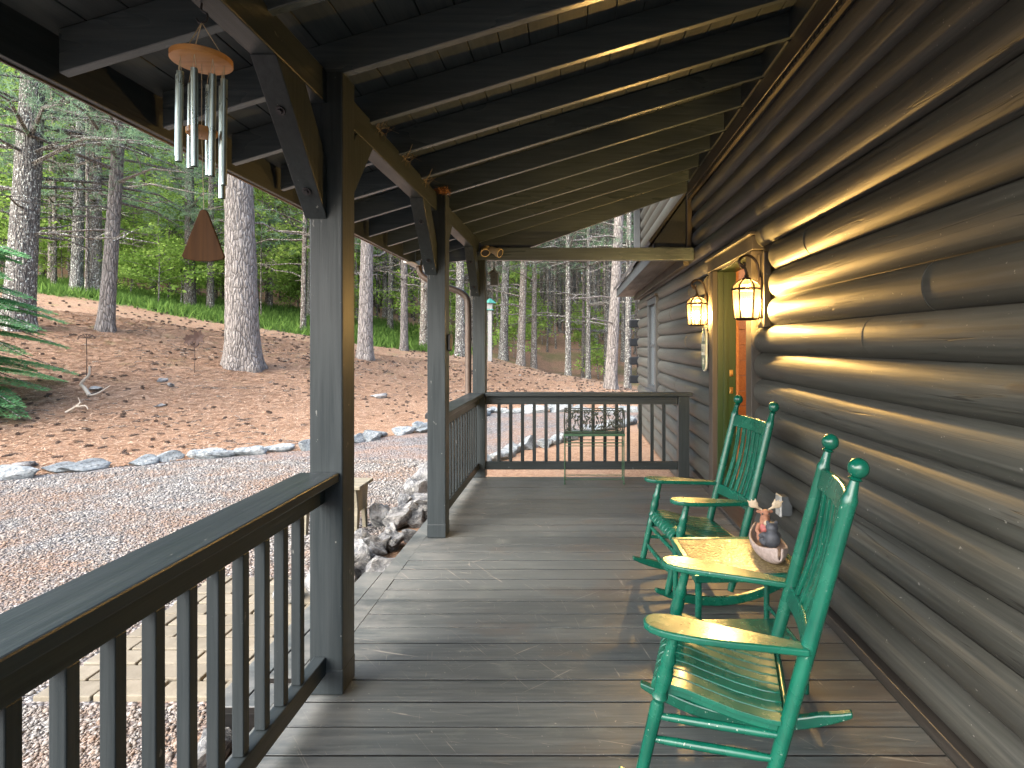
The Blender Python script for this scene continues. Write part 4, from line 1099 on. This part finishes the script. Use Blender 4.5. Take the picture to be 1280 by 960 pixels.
def mk_deadneedle():
    t = NT('dead_needles'); geo = t.n('ShaderNodeNewGeometry')
    return t.done(t.ramp(geo.outputs['Random Per Island'], [(0, (.17, .098, .062)), (.3, (.42, .25, .155)), (.7, (.56, .375, .25)), (1, (.72, .56, .43))]), .8, None, .2)
M['deadneedle'] = mk_deadneedle()
needle_carpet()

def litter_twigs():
    m = MB(); rg = random.Random(91)
    for i in range(2600):
        ph = R(rg.uniform(-46, 7)); r0, rc, *_ = [float(a) for a in prof(ph)]; r = r0+.2+(rc-r0)*rg.random()
        x, y = r*math.sin(ph), r*math.cos(ph)
        if mnoise.noise(Vector((x*.35, y*.35, 9.1))) < rg.uniform(-.4, .3): continue
        a = rg.uniform(0, 6.28); L = rg.uniform(.06, .34); z = gz(x, y)+.012
        p = Vector((x, y, z)); d = Vector((math.cos(a), math.sin(a), rg.uniform(-.05, .12)))*L
        m.tube([p, p+d*.5+Vector((rg.gauss(0, .02), rg.gauss(0, .02), .01)), p+d], [.007, .006, .003], 4, False)
    tag(m.build('fallen_twigs', M['bark']), kind='stuff')
litter_twigs()

# bleached branches, metal flower stakes, lamp post
def branch_thing(name, label, base, segs, mat, cat):
    m = MB()
    for pts, rad in segs: m.tube(curve_pts(pts, 20), list(np.linspace(rad[0], rad[1], len(curve_pts(pts, 20)))), 8)
    o = m.build(name, mat, None, True); o.location = base; return tag(o, label, cat)
p = on_ground(108, 496, 7)
branch_thing('fallen_branch', 'crooked bleached branch standing up from the needles', p, [([(.06, 0, .02), (-.12, .1, .16), (-.20, .12, .24), (-.08, .15, .40), (-.06, .15, .56)], (.035, .02)), ([(.06, 0, .02), (.18, .05, .06), (.34, .15, .20)], (.022, .008)), ([(-.06, .15, .5), (-.07, .15, .58)], (.02, .012))], M['drift'], 'branch')
p = on_ground(96, 517, 7)
branch_thing('fallen_branch', 'small forked bleached stick below the crooked branch', p, [([(-.16, -.05, .02), (-.02, 0, .12), (.05, .03, .20)], (.02, .014)), ([(-.02, 0, .12), (.14, .02, .13), (.20, 0, .07)], (.014, .007)), ([(-.12, 0, .0), (-.04, 0, .10)], (.012, .008)), ([(.04, .03, .19), (.0, .03, .28)], (.008, .004))], M['drift'], 'branch')
def flower_stake(u, v, hgt, label, style):
    p = on_ground(u, v, 7); root = thing('flower_stake', label, 'garden stake', p)
    m = MB(); m.tube([(0, 0, -.05), (.01, 0, hgt*.5), (0, 0, hgt)], .008, 7); m.build('stem', M['rust'], root, True)
    if style == 0:
        for k, (dx, dz) in enumerate(((-.20, .06), (.16, .12))):
            f = MB()
            for q in range(7):
                a = 2*math.pi*q/7+.2; d = Vector((math.cos(a), -.25, math.sin(a)))
                s_ = Vector((-math.sin(a), 0, math.cos(a))); c = Vector((dx*.6, 0, hgt+dz)); L = .15+.06*k
                f.add([c, c+d*L*.5+s_*.05, c+d*L, c+d*L*.5-s_*.05, c+Vector((0, .006, 0)), c+d*L*.5+s_*.05+Vector((0, .006, 0)), c+d*L+Vector((0, .006, 0)), c+d*L*.5-s_*.05+Vector((0, .006, 0))], [(0, 1, 2, 3), (7, 6, 5, 4), (0, 4, 5, 1), (1, 5, 6, 2), (2, 6, 7, 3), (3, 7, 4, 0)])
            f.tube([(0, 0, hgt-.05), (dx*.6, 0, hgt+dz)], .009, 6); f.build('flower', M['rust'], root)
        l = MB(); l.ball((.05, 0, hgt-.08), (.09, .008, .03), 10, 6, Matrix.Rotation(-.7, 3, 'Y')); l.ball((-.06, 0, hgt-.05), (.09, .008, .03), 10, 6, Matrix.Rotation(.7, 3, 'Y')); l.build('leaf', M['rust'], root, True)
    else:
        f = MB()
        for k in range(9):
            a = math.pi*k/8; f.tube([(0, 0, hgt), (.16*math.cos(a), 0, hgt+.07*math.sin(a))], .006, 5); f.ball((.17*math.cos(a), 0, hgt+.075*math.sin(a)), (.03, .006, .014), 7, 5)
        f.build('flower', M['rust'], root)
flower_stake(243, 466, .72, 'rusty metal flower stake with two blooms left of the big pine', 0)
flower_stake(108, 472, .82, 'thin rusty garden stake above the bleached branch', 1)
def lamp_post():
    d = 25.0; x = (612.5-U0)*d/F; z = gz(x, d); root = thing('lamp_post', 'white post with a small green roofed lantern at the edge of the wood', 'lamp post', (x, d, z)); k = d/25
    top = H+(V0-388)*d/F-z
    m = MB(); m.box(-.085, .085, -.085, .085, -.2, top); m.build('post', M['postwhite'], root, False, None, .01)
    m = MB(); m.box(-.15, .15, -.15, .15, top+.001, top+.05); m.build('collar', M['verdigris'], root, False, None, .01)
    m = MB(); m.box(-.11, .11, -.11, .11, top+.052, top+.30); m.build('lantern_box', M['postwhite'], root, False, None, .01)
    m = MB(); m.lathe((0, 0, top+.302), (0, 0, top+.50), [(0, .27), (.15, .25), (1, .04)], 4); m.build('cap', M['verdigris'], root)
lamp_post()

# ------------------------------------------------------------------ trees
def trunk_curve(h, lean, bend, rng):
    pts = []
    for i in range(13):
        t = i/12; z = h*t
        pts.append((lean[0]*z+bend*math.sin(t*4.2+1)*.35-bend*math.sin(1)*.35, lean[1]*z+bend*.3*math.sin(t*5), z))
    return pts
def at_height(pts, z):
    zs = [p[2] for p in pts]; return Vector((float(np.interp(z, zs, [p[0] for p in pts])), float(np.interp(z, zs, [p[1] for p in pts])), z))
def trunk_mesh(h, r, lean, bend, seed, nd, mat, n=12, hi=False, dead=(1.5, 9), dlen=(.8, 2.6)):
    rng = random.Random(seed); pts = trunk_curve(h, lean, bend, rng); m = MB()
    if hi: zs = np.concatenate([[-.3, 0, .08, .2, .4, .7], np.linspace(1, 12, 150), np.linspace(13, h, 10)])
    else: zs = np.concatenate([[-.3, 0, .3, .8], np.linspace(2, h, 12)])
    vs = []; N = 56 if hi else n
    for z in zs:
        c = at_height(pts, max(z, 0)); c.z = z
        rr = r*(1-.78*max(z, 0)/h)*(1+.26*math.exp(-max(z, 0)/.28)+.12*math.exp(-max(z, 0)/1.2))
        for k in range(N):
            a = 2*math.pi*k/N; q = rr
            if hi:
                q *= 1+.045*mnoise.noise(Vector((math.cos(a)*7+seed, math.sin(a)*7, z*2.1)))+.05*abs(mnoise.noise(Vector((math.cos(a)*12, math.sin(a)*12+seed, z*2.6))))+.10*math.exp(-max(z, 0)/.35)*math.sin(a*5+seed)
            else: q *= 1+.05*math.sin(3*a+seed+z*.4)
            vs.append((c.x+q*math.cos(a), c.y+q*math.sin(a), z))
    m.add(vs, [(i*N+k, i*N+(k+1) % N, (i+1)*N+(k+1) % N, (i+1)*N+k) for i in range(len(zs)-1) for k in range(N)])
    for i in range(nd):                                        # bare dead boughs
        z = rng.uniform(*dead); b = at_height(pts, z); a = rng.uniform(0, 6.283); L = rng.uniform(*dlen)
        d = Vector((math.cos(a), math.sin(a), rng.uniform(-.1, .35))); pp = [b]
        for q in range(1, 5):
            pp.append(b+d*L*q/4+Vector((rng.gauss(0, .07), rng.gauss(0, .07), -.10*L*(q/4)**2+rng.gauss(0, .05))))
        r0 = .012+.010*L
        m.tube(pp, [r0, r0*.8, r0*.6, r0*.4, r0*.2], 4, False)
        for q in (2, 3):
            for _ in range(2):
                e = pp[q]+Vector((rng.gauss(0, .3), rng.gauss(0, .3), rng.gauss(0, .15)))*L*.5
                m.tube([pp[q], pp[q].lerp(e, .5)+Vector((0, 0, .03)), e], [r0*.4, r0*.3, r0*.12], 3, False)
    return m, pts
def needle_fans(pts, seed, nb, z0, z1, blen, ntuft, nneed, nl, nw):
    """pine boughs: needle tufts along drooping branches; returns numpy verts/faces (tris) and branch tubes"""
    rg = np.random.RandomState(seed); C = []; D = []; wood = MB()
    for i in range(nb):
        z = z0+(z1-z0)*rg.rand(); b = at_height(pts, z); a = rg.rand()*6.283; t = (z-z0)/(z1-z0)
        L = blen*(1-.55*t)*rg.uniform(.6, 1.15); d = Vector((math.cos(a), math.sin(a), rg.uniform(.0, .3)))
        tip = b+d*L+Vector((0, 0, -.16*L))
        wood.tube([b, b+d*L*.5, tip], [.012+.012*L, .008+.007*L, .006], 4, False)
        for k in range(ntuft):
            u = .25+.75*rg.rand()**.7; p = b+d*L*u+Vector((0, 0, -.16*L*u*u)); sp = .34*L*(1.1-u)+.12
            q = p+Vector((rg.normal()*sp, rg.normal()*sp, rg.normal()*sp*.32))
            C.append(q); dd = (q-b); dd.z += .25*dd.length; D.append(dd.normalized())
    C = np.array([tuple(c) for c in C]); D = np.array([tuple(c) for c in D]); n = len(C)
    dirs = D[:, None, :]+rg.normal(size=(n, nneed, 3))*.75; dirs /= np.linalg.norm(dirs, axis=-1, keepdims=True)
    sd = np.cross(dirs, rg.normal(size=(n, nneed, 3))); sd /= np.linalg.norm(sd, axis=-1, keepdims=True)
    base = C[:, None, :]+rg.normal(size=(n, nneed, 3))*.04; ln = nl*rg.uniform(.6, 1.2, (n, nneed, 1))
    V = np.stack([base-sd*nw/2, base+sd*nw/2, base+dirs*ln], 2).reshape(-1, 3)
    return V, np.arange(len(V)).reshape(-1, 3), wood
def leaf_cloud(centers, rad, per, size, seed):
    rg = np.random.RandomState(seed); C = np.repeat(np.array(centers, float), per, 0); n = len(C)
    P = C+rg.normal(size=(n, 3))*np.array(rad)
    a = rg.normal(size=(n, 3)); a[:, 2] *= .5; a /= np.linalg.norm(a, axis=1, keepdims=True)
    b = np.cross(a, rg.normal(size=(n, 3))); b /= np.linalg.norm(b, axis=1, keepdims=True)
    s = size*rg.uniform(.6, 1.3, (n, 1))
    V = np.stack([P-a*s*.6, P+b*s*.35, P+a*s*.6, P-b*s*.35], 1).reshape(-1, 3)
    return V, np.arange(len(V)).reshape(-1, 4)
def make_pine(name, label, group, loc, h, r, lean, bend, seed, bark, hi, dead, nd, crown, rz=0):
    root = thing(name, label, 'tree', loc, rz, group)
    m, pts = trunk_mesh(h, r, lean, bend, seed, nd, M[bark], 14, hi, *dead)
    nb, z0, z1, bl, nt, nn, nl, nw = crown
    V, Fc, wood = needle_fans(pts, seed, nb, z0, z1, bl, nt, nn, nl, nw)
    m.add(wood.v, wood.f); m.build('trunk', M[bark], root, True, angle=60)
    np_mesh('crown', V, Fc, M['needles'], root); return root
NEARC = (30, 5.0, 17, 4.2, 26, 9, .20, .014)
nears = [  # u base, v base, width px, distance guess, lean x, bark, seed, label, crown
    (22, 410, 34, (12, 18.5), .055, 'bark_lichen', 1, 'lichen spotted pine trunk at the left edge behind the hemlock', (48, 3.4, 11, 4.8, 34, 10, .20, .013), 12),
    (132, 413, 18, (12, 21), .055, 'bark_big', 2, 'pale leaning pine trunk left of the wind chime', (46, 3.6, 12, 4.6, 34, 10, .20, .013), 20),
    (118, 380, 17, (24, 30), .0, 'bark', 3, 'dark straight pine trunk just behind the pale leaning one', (52, 3.6, 13, 5.2, 34, 10, .22, .015), 18),
    (304, 459, 42, (12, 17.5), -.028, 'bark_big', 4, 'massive furrowed grey pine trunk right of the wind chime', (40, 7.5, 22, 4.5, 28, 9, .20, .014), 3),
    (456, 449, 19, (14, 21.5), .012, 'bark_big', 5, 'grey pine trunk seen just right of the nearest post', NEARC, 6),
    (237, 385, 14, (26, 34), .0, 'bark', 6, 'grey pine trunk behind the wind chime sail', (40, 3.0, 12, 4.6, 30, 9, .22, .016), 12),
    (763, 486, 16, (18, 24), .05, 'bark_big', 7, 'leaning grey pine trunk beside the cabin corner', (44, 7.5, 21, 4.2, 26, 9, .20, .014), 9),
    (784, 478, 9, (22, 26), .012, 'bark_lichen', 8, 'lichen covered pine trunk nearest the cabin log ends', NEARC, 8),
    (710, 467, 8, (22, 27), .0, 'bark_lichen', 9, 'slim speckled pine trunk above the middle of the far railing', NEARC, 20),
    (735, 471, 7, (22, 27), .005, 'bark_lichen', 10, 'slender pale pine trunk above the right half of the far railing', NEARC, 16),
    (651, 453, 11, (22, 27), .028, 'bark', 11, 'leaning pine trunk with a burl of bare twigs near the corner post', NEARC, 22),
    (629, 448, 12, (22, 27.5), .022, 'bark_lichen', 12, 'pine trunk just right of the white lamp post', NEARC, 12),
    (667, 458, 8, (22, 27.5), .006, 'bark', 13, 'dark slim pine trunk right of the leaning trunk by the lamp post', NEARC, 18),
    (505, 438, 10, (22, 28), .0, 'bark_big', 14, 'grey pine trunk left of the middle porch post', NEARC, 12),
    (575, 445, 13, (22, 27.5), .0, 'bark_lichen', 15, 'mottled pine trunk between the middle and corner posts', NEARC, 12),
]
taken = []
for u, v, w, (da, db), lx, bark, seed, lab, crown, nd in nears:
    d = min(max(hit(u, v, da, db), da), db); x = (u-U0)*d/F; r = w*d/F/2/1.12
    make_pine('pine_tree', lab, None, (x, d, gz(x, d)-.02), 23, r, (lx, random.uniform(-.01, .01)), .12, seed, bark, w > 15, ((2.2, 9), (1.0, 3.2)), nd, crown)
    taken.append((u, d))
# forest pines: variants copied by hand, each tree an object of its own
FC = (16, 6.5, 18, 3.3, 20, 8, .30, .028)
protos = []
for i, (h, r, bark, nd) in enumerate(((21, .15, 'bark', 26), (19, .115, 'bark', 22), (22, .18, 'bark_lichen', 24), (18, .09, 'bark', 20), (20, .13, 'bark_lichen', 26), (16, .065, 'bark', 18))):
    lb = ('slim dark pine trunk standing deep in the wood', 'lichen flecked pine trunk standing deep in the wood')[bark != 'bark']
    gr = ('dark pines of the wood behind the slope', 'lichen flecked pines of the wood behind the slope')[bark != 'bark']
    protos.append(make_pine('pine_tree', lb, gr, (0, 0, 0), h, r, (random.uniform(-.02, .02), 0), .22, 60+i, bark, False, ((1.2, 10), (.7, 2.4)), nd, FC if i not in (1, 3) else (24, 3.0, 13, 3.0, 22, 8, .28, .026)))
rng = random.Random(77); used = [False]*6; placed = 0; tries = 0; far_pts = []
while placed < 272 and tries < 8000:
    tries += 1
    dg_ = rng.uniform(-50, 11); ph = R(dg_); rc = float(np.interp(ph, PH, TRC)); q = rng.random()
    rr = rc+1.0+q**.85*(68-rc); x, y = rr*math.sin(ph), rr*math.cos(ph)
    if any((x-a)**2+(y-b)**2 < .9 for a, b in far_pts): continue
    u = U0+F*x/y
    if any(abs(u-a) < 9 and y < b+3 for a, b in taken): continue
    far_pts.append((x, y)); i = rng.choice((0, 1, 1, 2, 3, 3, 4, 5, 5)) if dg_ < -24 else rng.choice((0, 2, 4, 4, 5, 5, 5, 0))
    o = protos[i] if not used[i] else copy_tree(protos[i]); used[i] = True; s = rng.uniform(.8, 1.25)
    o.location = (x, y, gz(x, y)-.05); o.rotation_euler = (0, 0, rng.uniform(0, 6.283)); o.scale = (s, s, s); placed += 1

def make_sapling(i, h, nbr, spread, leaf, per):
    root = thing('sapling', 'young broadleaf sapling with bright spring leaves under the pines', 'tree', (0, 0, 0), 0, 'leafy saplings under the pines'); rng = random.Random(200+i)
    m = MB(); pts = [(0, 0, -.1), (.05, .03, h*.3), (.0, .08, h*.65), (.08, .02, h)]; m.tube(pts, [.03, .025, .017, .006], 6, False); cs = []
    for k in range(nbr):
        z = h*rng.uniform(.18, 1); b = at_height(pts, z); a = rng.uniform(0, 6.283); L = spread*(1.15-z/h*.75)*rng.uniform(.5, 1.1)
        tip = b+Vector((math.cos(a)*L, math.sin(a)*L, L*rng.uniform(.05, .5))); m.tube([b, b.lerp(tip, .5)+Vector((0, 0, .05)), tip], [.012, .008, .003], 4, False)
        for t in (.45, .65, .85, 1.0): cs.append(tuple(b.lerp(tip, t)))
    m.build('trunk', M['bark'], root, True)
    V, Q = leaf_cloud(cs, (.24, .24, .10), per, leaf, 300+i); np_mesh('crown', V, Q, M['leaf'], root); return root
saps = [make_sapling(0, 5.5, 32, 1.9, .13, 16), make_sapling(1, 9.0, 46, 2.3, .14, 16), make_sapling(2, 2.2, 18, 1.0, .11, 16)]
used = [False]*3; n = 0
while n < 230:
    dg_ = rng.uniform(-48, 11); ph = R(dg_); rc = float(np.interp(ph, PH, TRC)); rr = rc+2.5+rng.random()**.8*(66-rc)
    x, y = rr*math.sin(ph), rr*math.cos(ph); i = rng.choice((0, 1, 1, 2, 2))
    if dg_ > -20:
        if rng.random() < .35: continue
        i = rng.choice((0, 2, 2)); 

    o = saps[i] if not used[i] else copy_tree(saps[i]); used[i] = True; s = rng.uniform(.7, 1.35)
    o.location = (x, y, gz(x, y)-.03); o.rotation_euler = (0, 0, rng.uniform(0, 6.283)); o.scale = (s, s, s); n += 1
# single low bush near the crest at right
b0 = copy_tree(saps[2]); pb = on_ground(748, 474, 20); b0.location = (pb.x, max(pb.y, 27), gz(pb.x, max(pb.y, 27))); b0.scale = (1.1, 1.1, .75); b0['label'] = 'low bright green bush beside the leaning trunk near the cabin'; b0.name = 'bush'; b0['category'] = 'bush'; del b0['group']

# hemlock at the left edge: flat feathery sprays reach into the frame
def hemlock():
    x, y = -10.95, 10.2; root = thing('hemlock_tree', 'feathery bright green hemlock reaching in at the left edge', 'tree', (x, y, gz(x, y))); rg = np.random.RandomState(5)
    m = MB(); m.tube([(0, 0, -.2), (.02, 0, 1.6), (0, .05, 3.6)], [.08, .05, .012], 9); P = []; A = []
    for k in range(66):
        z = .05+rg.rand()*2.7; a = rg.rand()*6.283 if k > 44 else rg.uniform(-1.1, .6); L = (2.1-.30*z)*rg.uniform(.6, 1.08)
        b = Vector((0, 0, z+.2)); d = Vector((math.cos(a), math.sin(a), -.10)); m.tube([b, b+d*L*.5+Vector((0, 0, .05)), b+d*L-Vector((0, 0, .16*L))], [.018, .010, .004], 4, False)
        sd = Vector((-d.y, d.x, 0))
        for q in range(34):
            t = .15+.85*q/34; c = b+d*L*t-Vector((0, 0, .16*L*t*t)); w = .55*(1-t)*L*.6+.10
            for s in (-1, 1):
                e = c+sd*s*w+d*w*.55-Vector((0, 0, .22*w)); nn = max(4, int(w/.03))
                for j in range(nn):
                    P.append(tuple(c.lerp(e, (j+.5)/nn))); A.append(math.atan2((e-c).y, (e-c).x))
    m.build('trunk', M['bark'], root, True)
    P = np.array(P); A = np.array(A); n = len(P); V = []
    for s in (-1, 1):
        an = A+s*(.9+rg.normal(size=n)*.2); dv = np.stack([np.cos(an), np.sin(an), rg.normal(size=n)*.25-.1], -1)*.05; sv = np.stack([-np.sin(an), np.cos(an), rg.normal(size=n)*.3], -1)*.010
        V.append(np.stack([P-sv, P+sv, P+dv+sv*.6, P+dv-sv*.6], 1))
    V = np.concatenate(V).reshape(-1, 3); np_mesh('crown', V, np.arange(len(V)).reshape(-1, 4), M['hemlock'], root)
hemlock()

def grass():
    N = 26000; ph = np.radians(np.random.uniform(-50, -9, N)); rc = np.interp(ph, PH, TRC); r = rc-.8+np.random.rand(N)**.8*11
    keep = np.random.rand(N) < np.clip((np.degrees(-ph)-8)/10, 0, 1); ph, r = ph[keep], r[keep]; n = len(r)
    x, y = r*np.sin(ph), r*np.cos(ph); z = ground_z(x, y); P = np.stack([x, y, z], -1)
    a = np.random.rand(n)*6.283; d = np.stack([np.cos(a), np.sin(a), np.zeros(n)], -1); h = np.random.uniform(.12, .42, (n, 1)); up = np.stack([np.random.normal(size=n)*.4, np.random.normal(size=n)*.4, np.ones(n)], -1)
    w = .035; V = np.stack([P-d*w, P+d*w, P+up*h], 1).reshape(-1, 3)
    tag(np_mesh('grass', V, np.arange(len(V)).reshape(-1, 3), M['grass']), kind='stuff')
grass()

def far_wood():
    """the wood beyond, which reads as one mass: trunks and leaf clumps"""
    rg = np.random.RandomState(11); m = MB(); cs = []
    for k in range(420):
        ph = R(rg.uniform(-56, 16)); r = rg.uniform(70, 96); x, y = r*math.sin(ph), r*math.cos(ph); z = gz(x, y); h = rg.uniform(21, 31); q = rg.uniform(.10, .24)
        m.tube([(x, y, z-.3), (x+rg.normal()*.2, y, z+h*.5), (x+rg.normal()*.5, y, z+h)], [q, q*.7, q*.15], 5, False)
        for j in range(13):
            t = rg.rand()**.75; cs.append((x+rg.normal()*1.5, y+rg.normal()*1.5, z+1+t*(h+1)))
    for k in range(520):
        ph = R(rg.uniform(-50, 11)); rc = float(np.interp(ph, PH, TRC)); r = rc+12+(72-rc-12)*rg.rand()**.8; x, y = r*math.sin(ph), r*math.cos(ph); z = gz(x, y); h = rg.uniform(14, 22); q = rg.uniform(.045, .11); lx = rg.normal()*.5
        m.tube([(x, y, z-.3), (x+lx*.4, y, z+h*.5), (x+lx, y, z+h)], [q, q*.75, q*.2], 6, False)
    V, Q = leaf_cloud(cs, (1.15, 1.15, .65), 30, .46, 12)
    me_t = m; b = len(me_t.v); me_t.cur = 0
    me_t.build('far_wood', M['bark'], None, True); o = bpy.data.objects['far_wood']; tag(o, kind='stuff')
    tag(np_mesh('far_foliage', V, Q, M['farleaf']), kind='stuff')
far_wood()

# ------------------------------------------------------------------ light, sky, camera
SUN_EL, SUN_AZ = R(40), R(222)          # azimuth clockwise from +y: behind and to the left of the viewer
w = bpy.data.worlds.new('World'); scene.world = w; w.use_nodes = True; nt = w.node_tree
sky = nt.nodes.new('ShaderNodeTexSky'); sky.sky_type = 'NISHITA'; sky.sun_disc = False; sky.sun_elevation = SUN_EL; sky.sun_rotation = SUN_AZ; sky.air_density = 1.0; sky.dust_density = 3.5; sky.ozone_density = 1.0
bg = nt.nodes['Background']; bg.inputs['Strength'].default_value = .15; nt.links.new(sky.outputs[0], bg.inputs['Color'])
sl = bpy.data.lights.new('sun', 'SUN'); sl.energy = 1.4; sl.angle = R(95); sl.color = (1, .97, .92)
so = bpy.data.objects.new('sun', sl); COL.objects.link(so)
dirv = Vector((math.sin(SUN_AZ)*math.cos(SUN_EL), math.cos(SUN_AZ)*math.cos(SUN_EL), math.sin(SUN_EL)))
so.rotation_euler = dirv.to_track_quat('Z', 'Y').to_euler()

cam = bpy.data.cameras.new('camera'); co = bpy.data.objects.new('camera', cam); COL.objects.link(co); scene.camera = co
co.location = (0, 0, H); co.rotation_euler = (R(90), 0, 0)
cam.sensor_fit = 'HORIZONTAL'; cam.sensor_width = 36; cam.lens = 36*F/1280; cam.shift_x = -(U0-640)/1280; cam.shift_y = (V0-480)/1280
cam.clip_start = .05; cam.clip_end = 600

scene.view_settings.view_transform = 'Standard'; scene.view_settings.look = 'None'; scene.view_settings.exposure = 2.45; scene.view_settings.gamma = 1; scene.view_settings.use_curve_mapping = False
cy = scene.cycles; cy.use_denoising = True; cy.max_bounces = 8; cy.diffuse_bounces = 5; cy.glossy_bounces = 4; cy.transparent_max_bounces = 12; cy.transmission_bounces = 4; cy.caustics_reflective = False; cy.caustics_refractive = False; cy.sample_clamp_indirect = 8.0
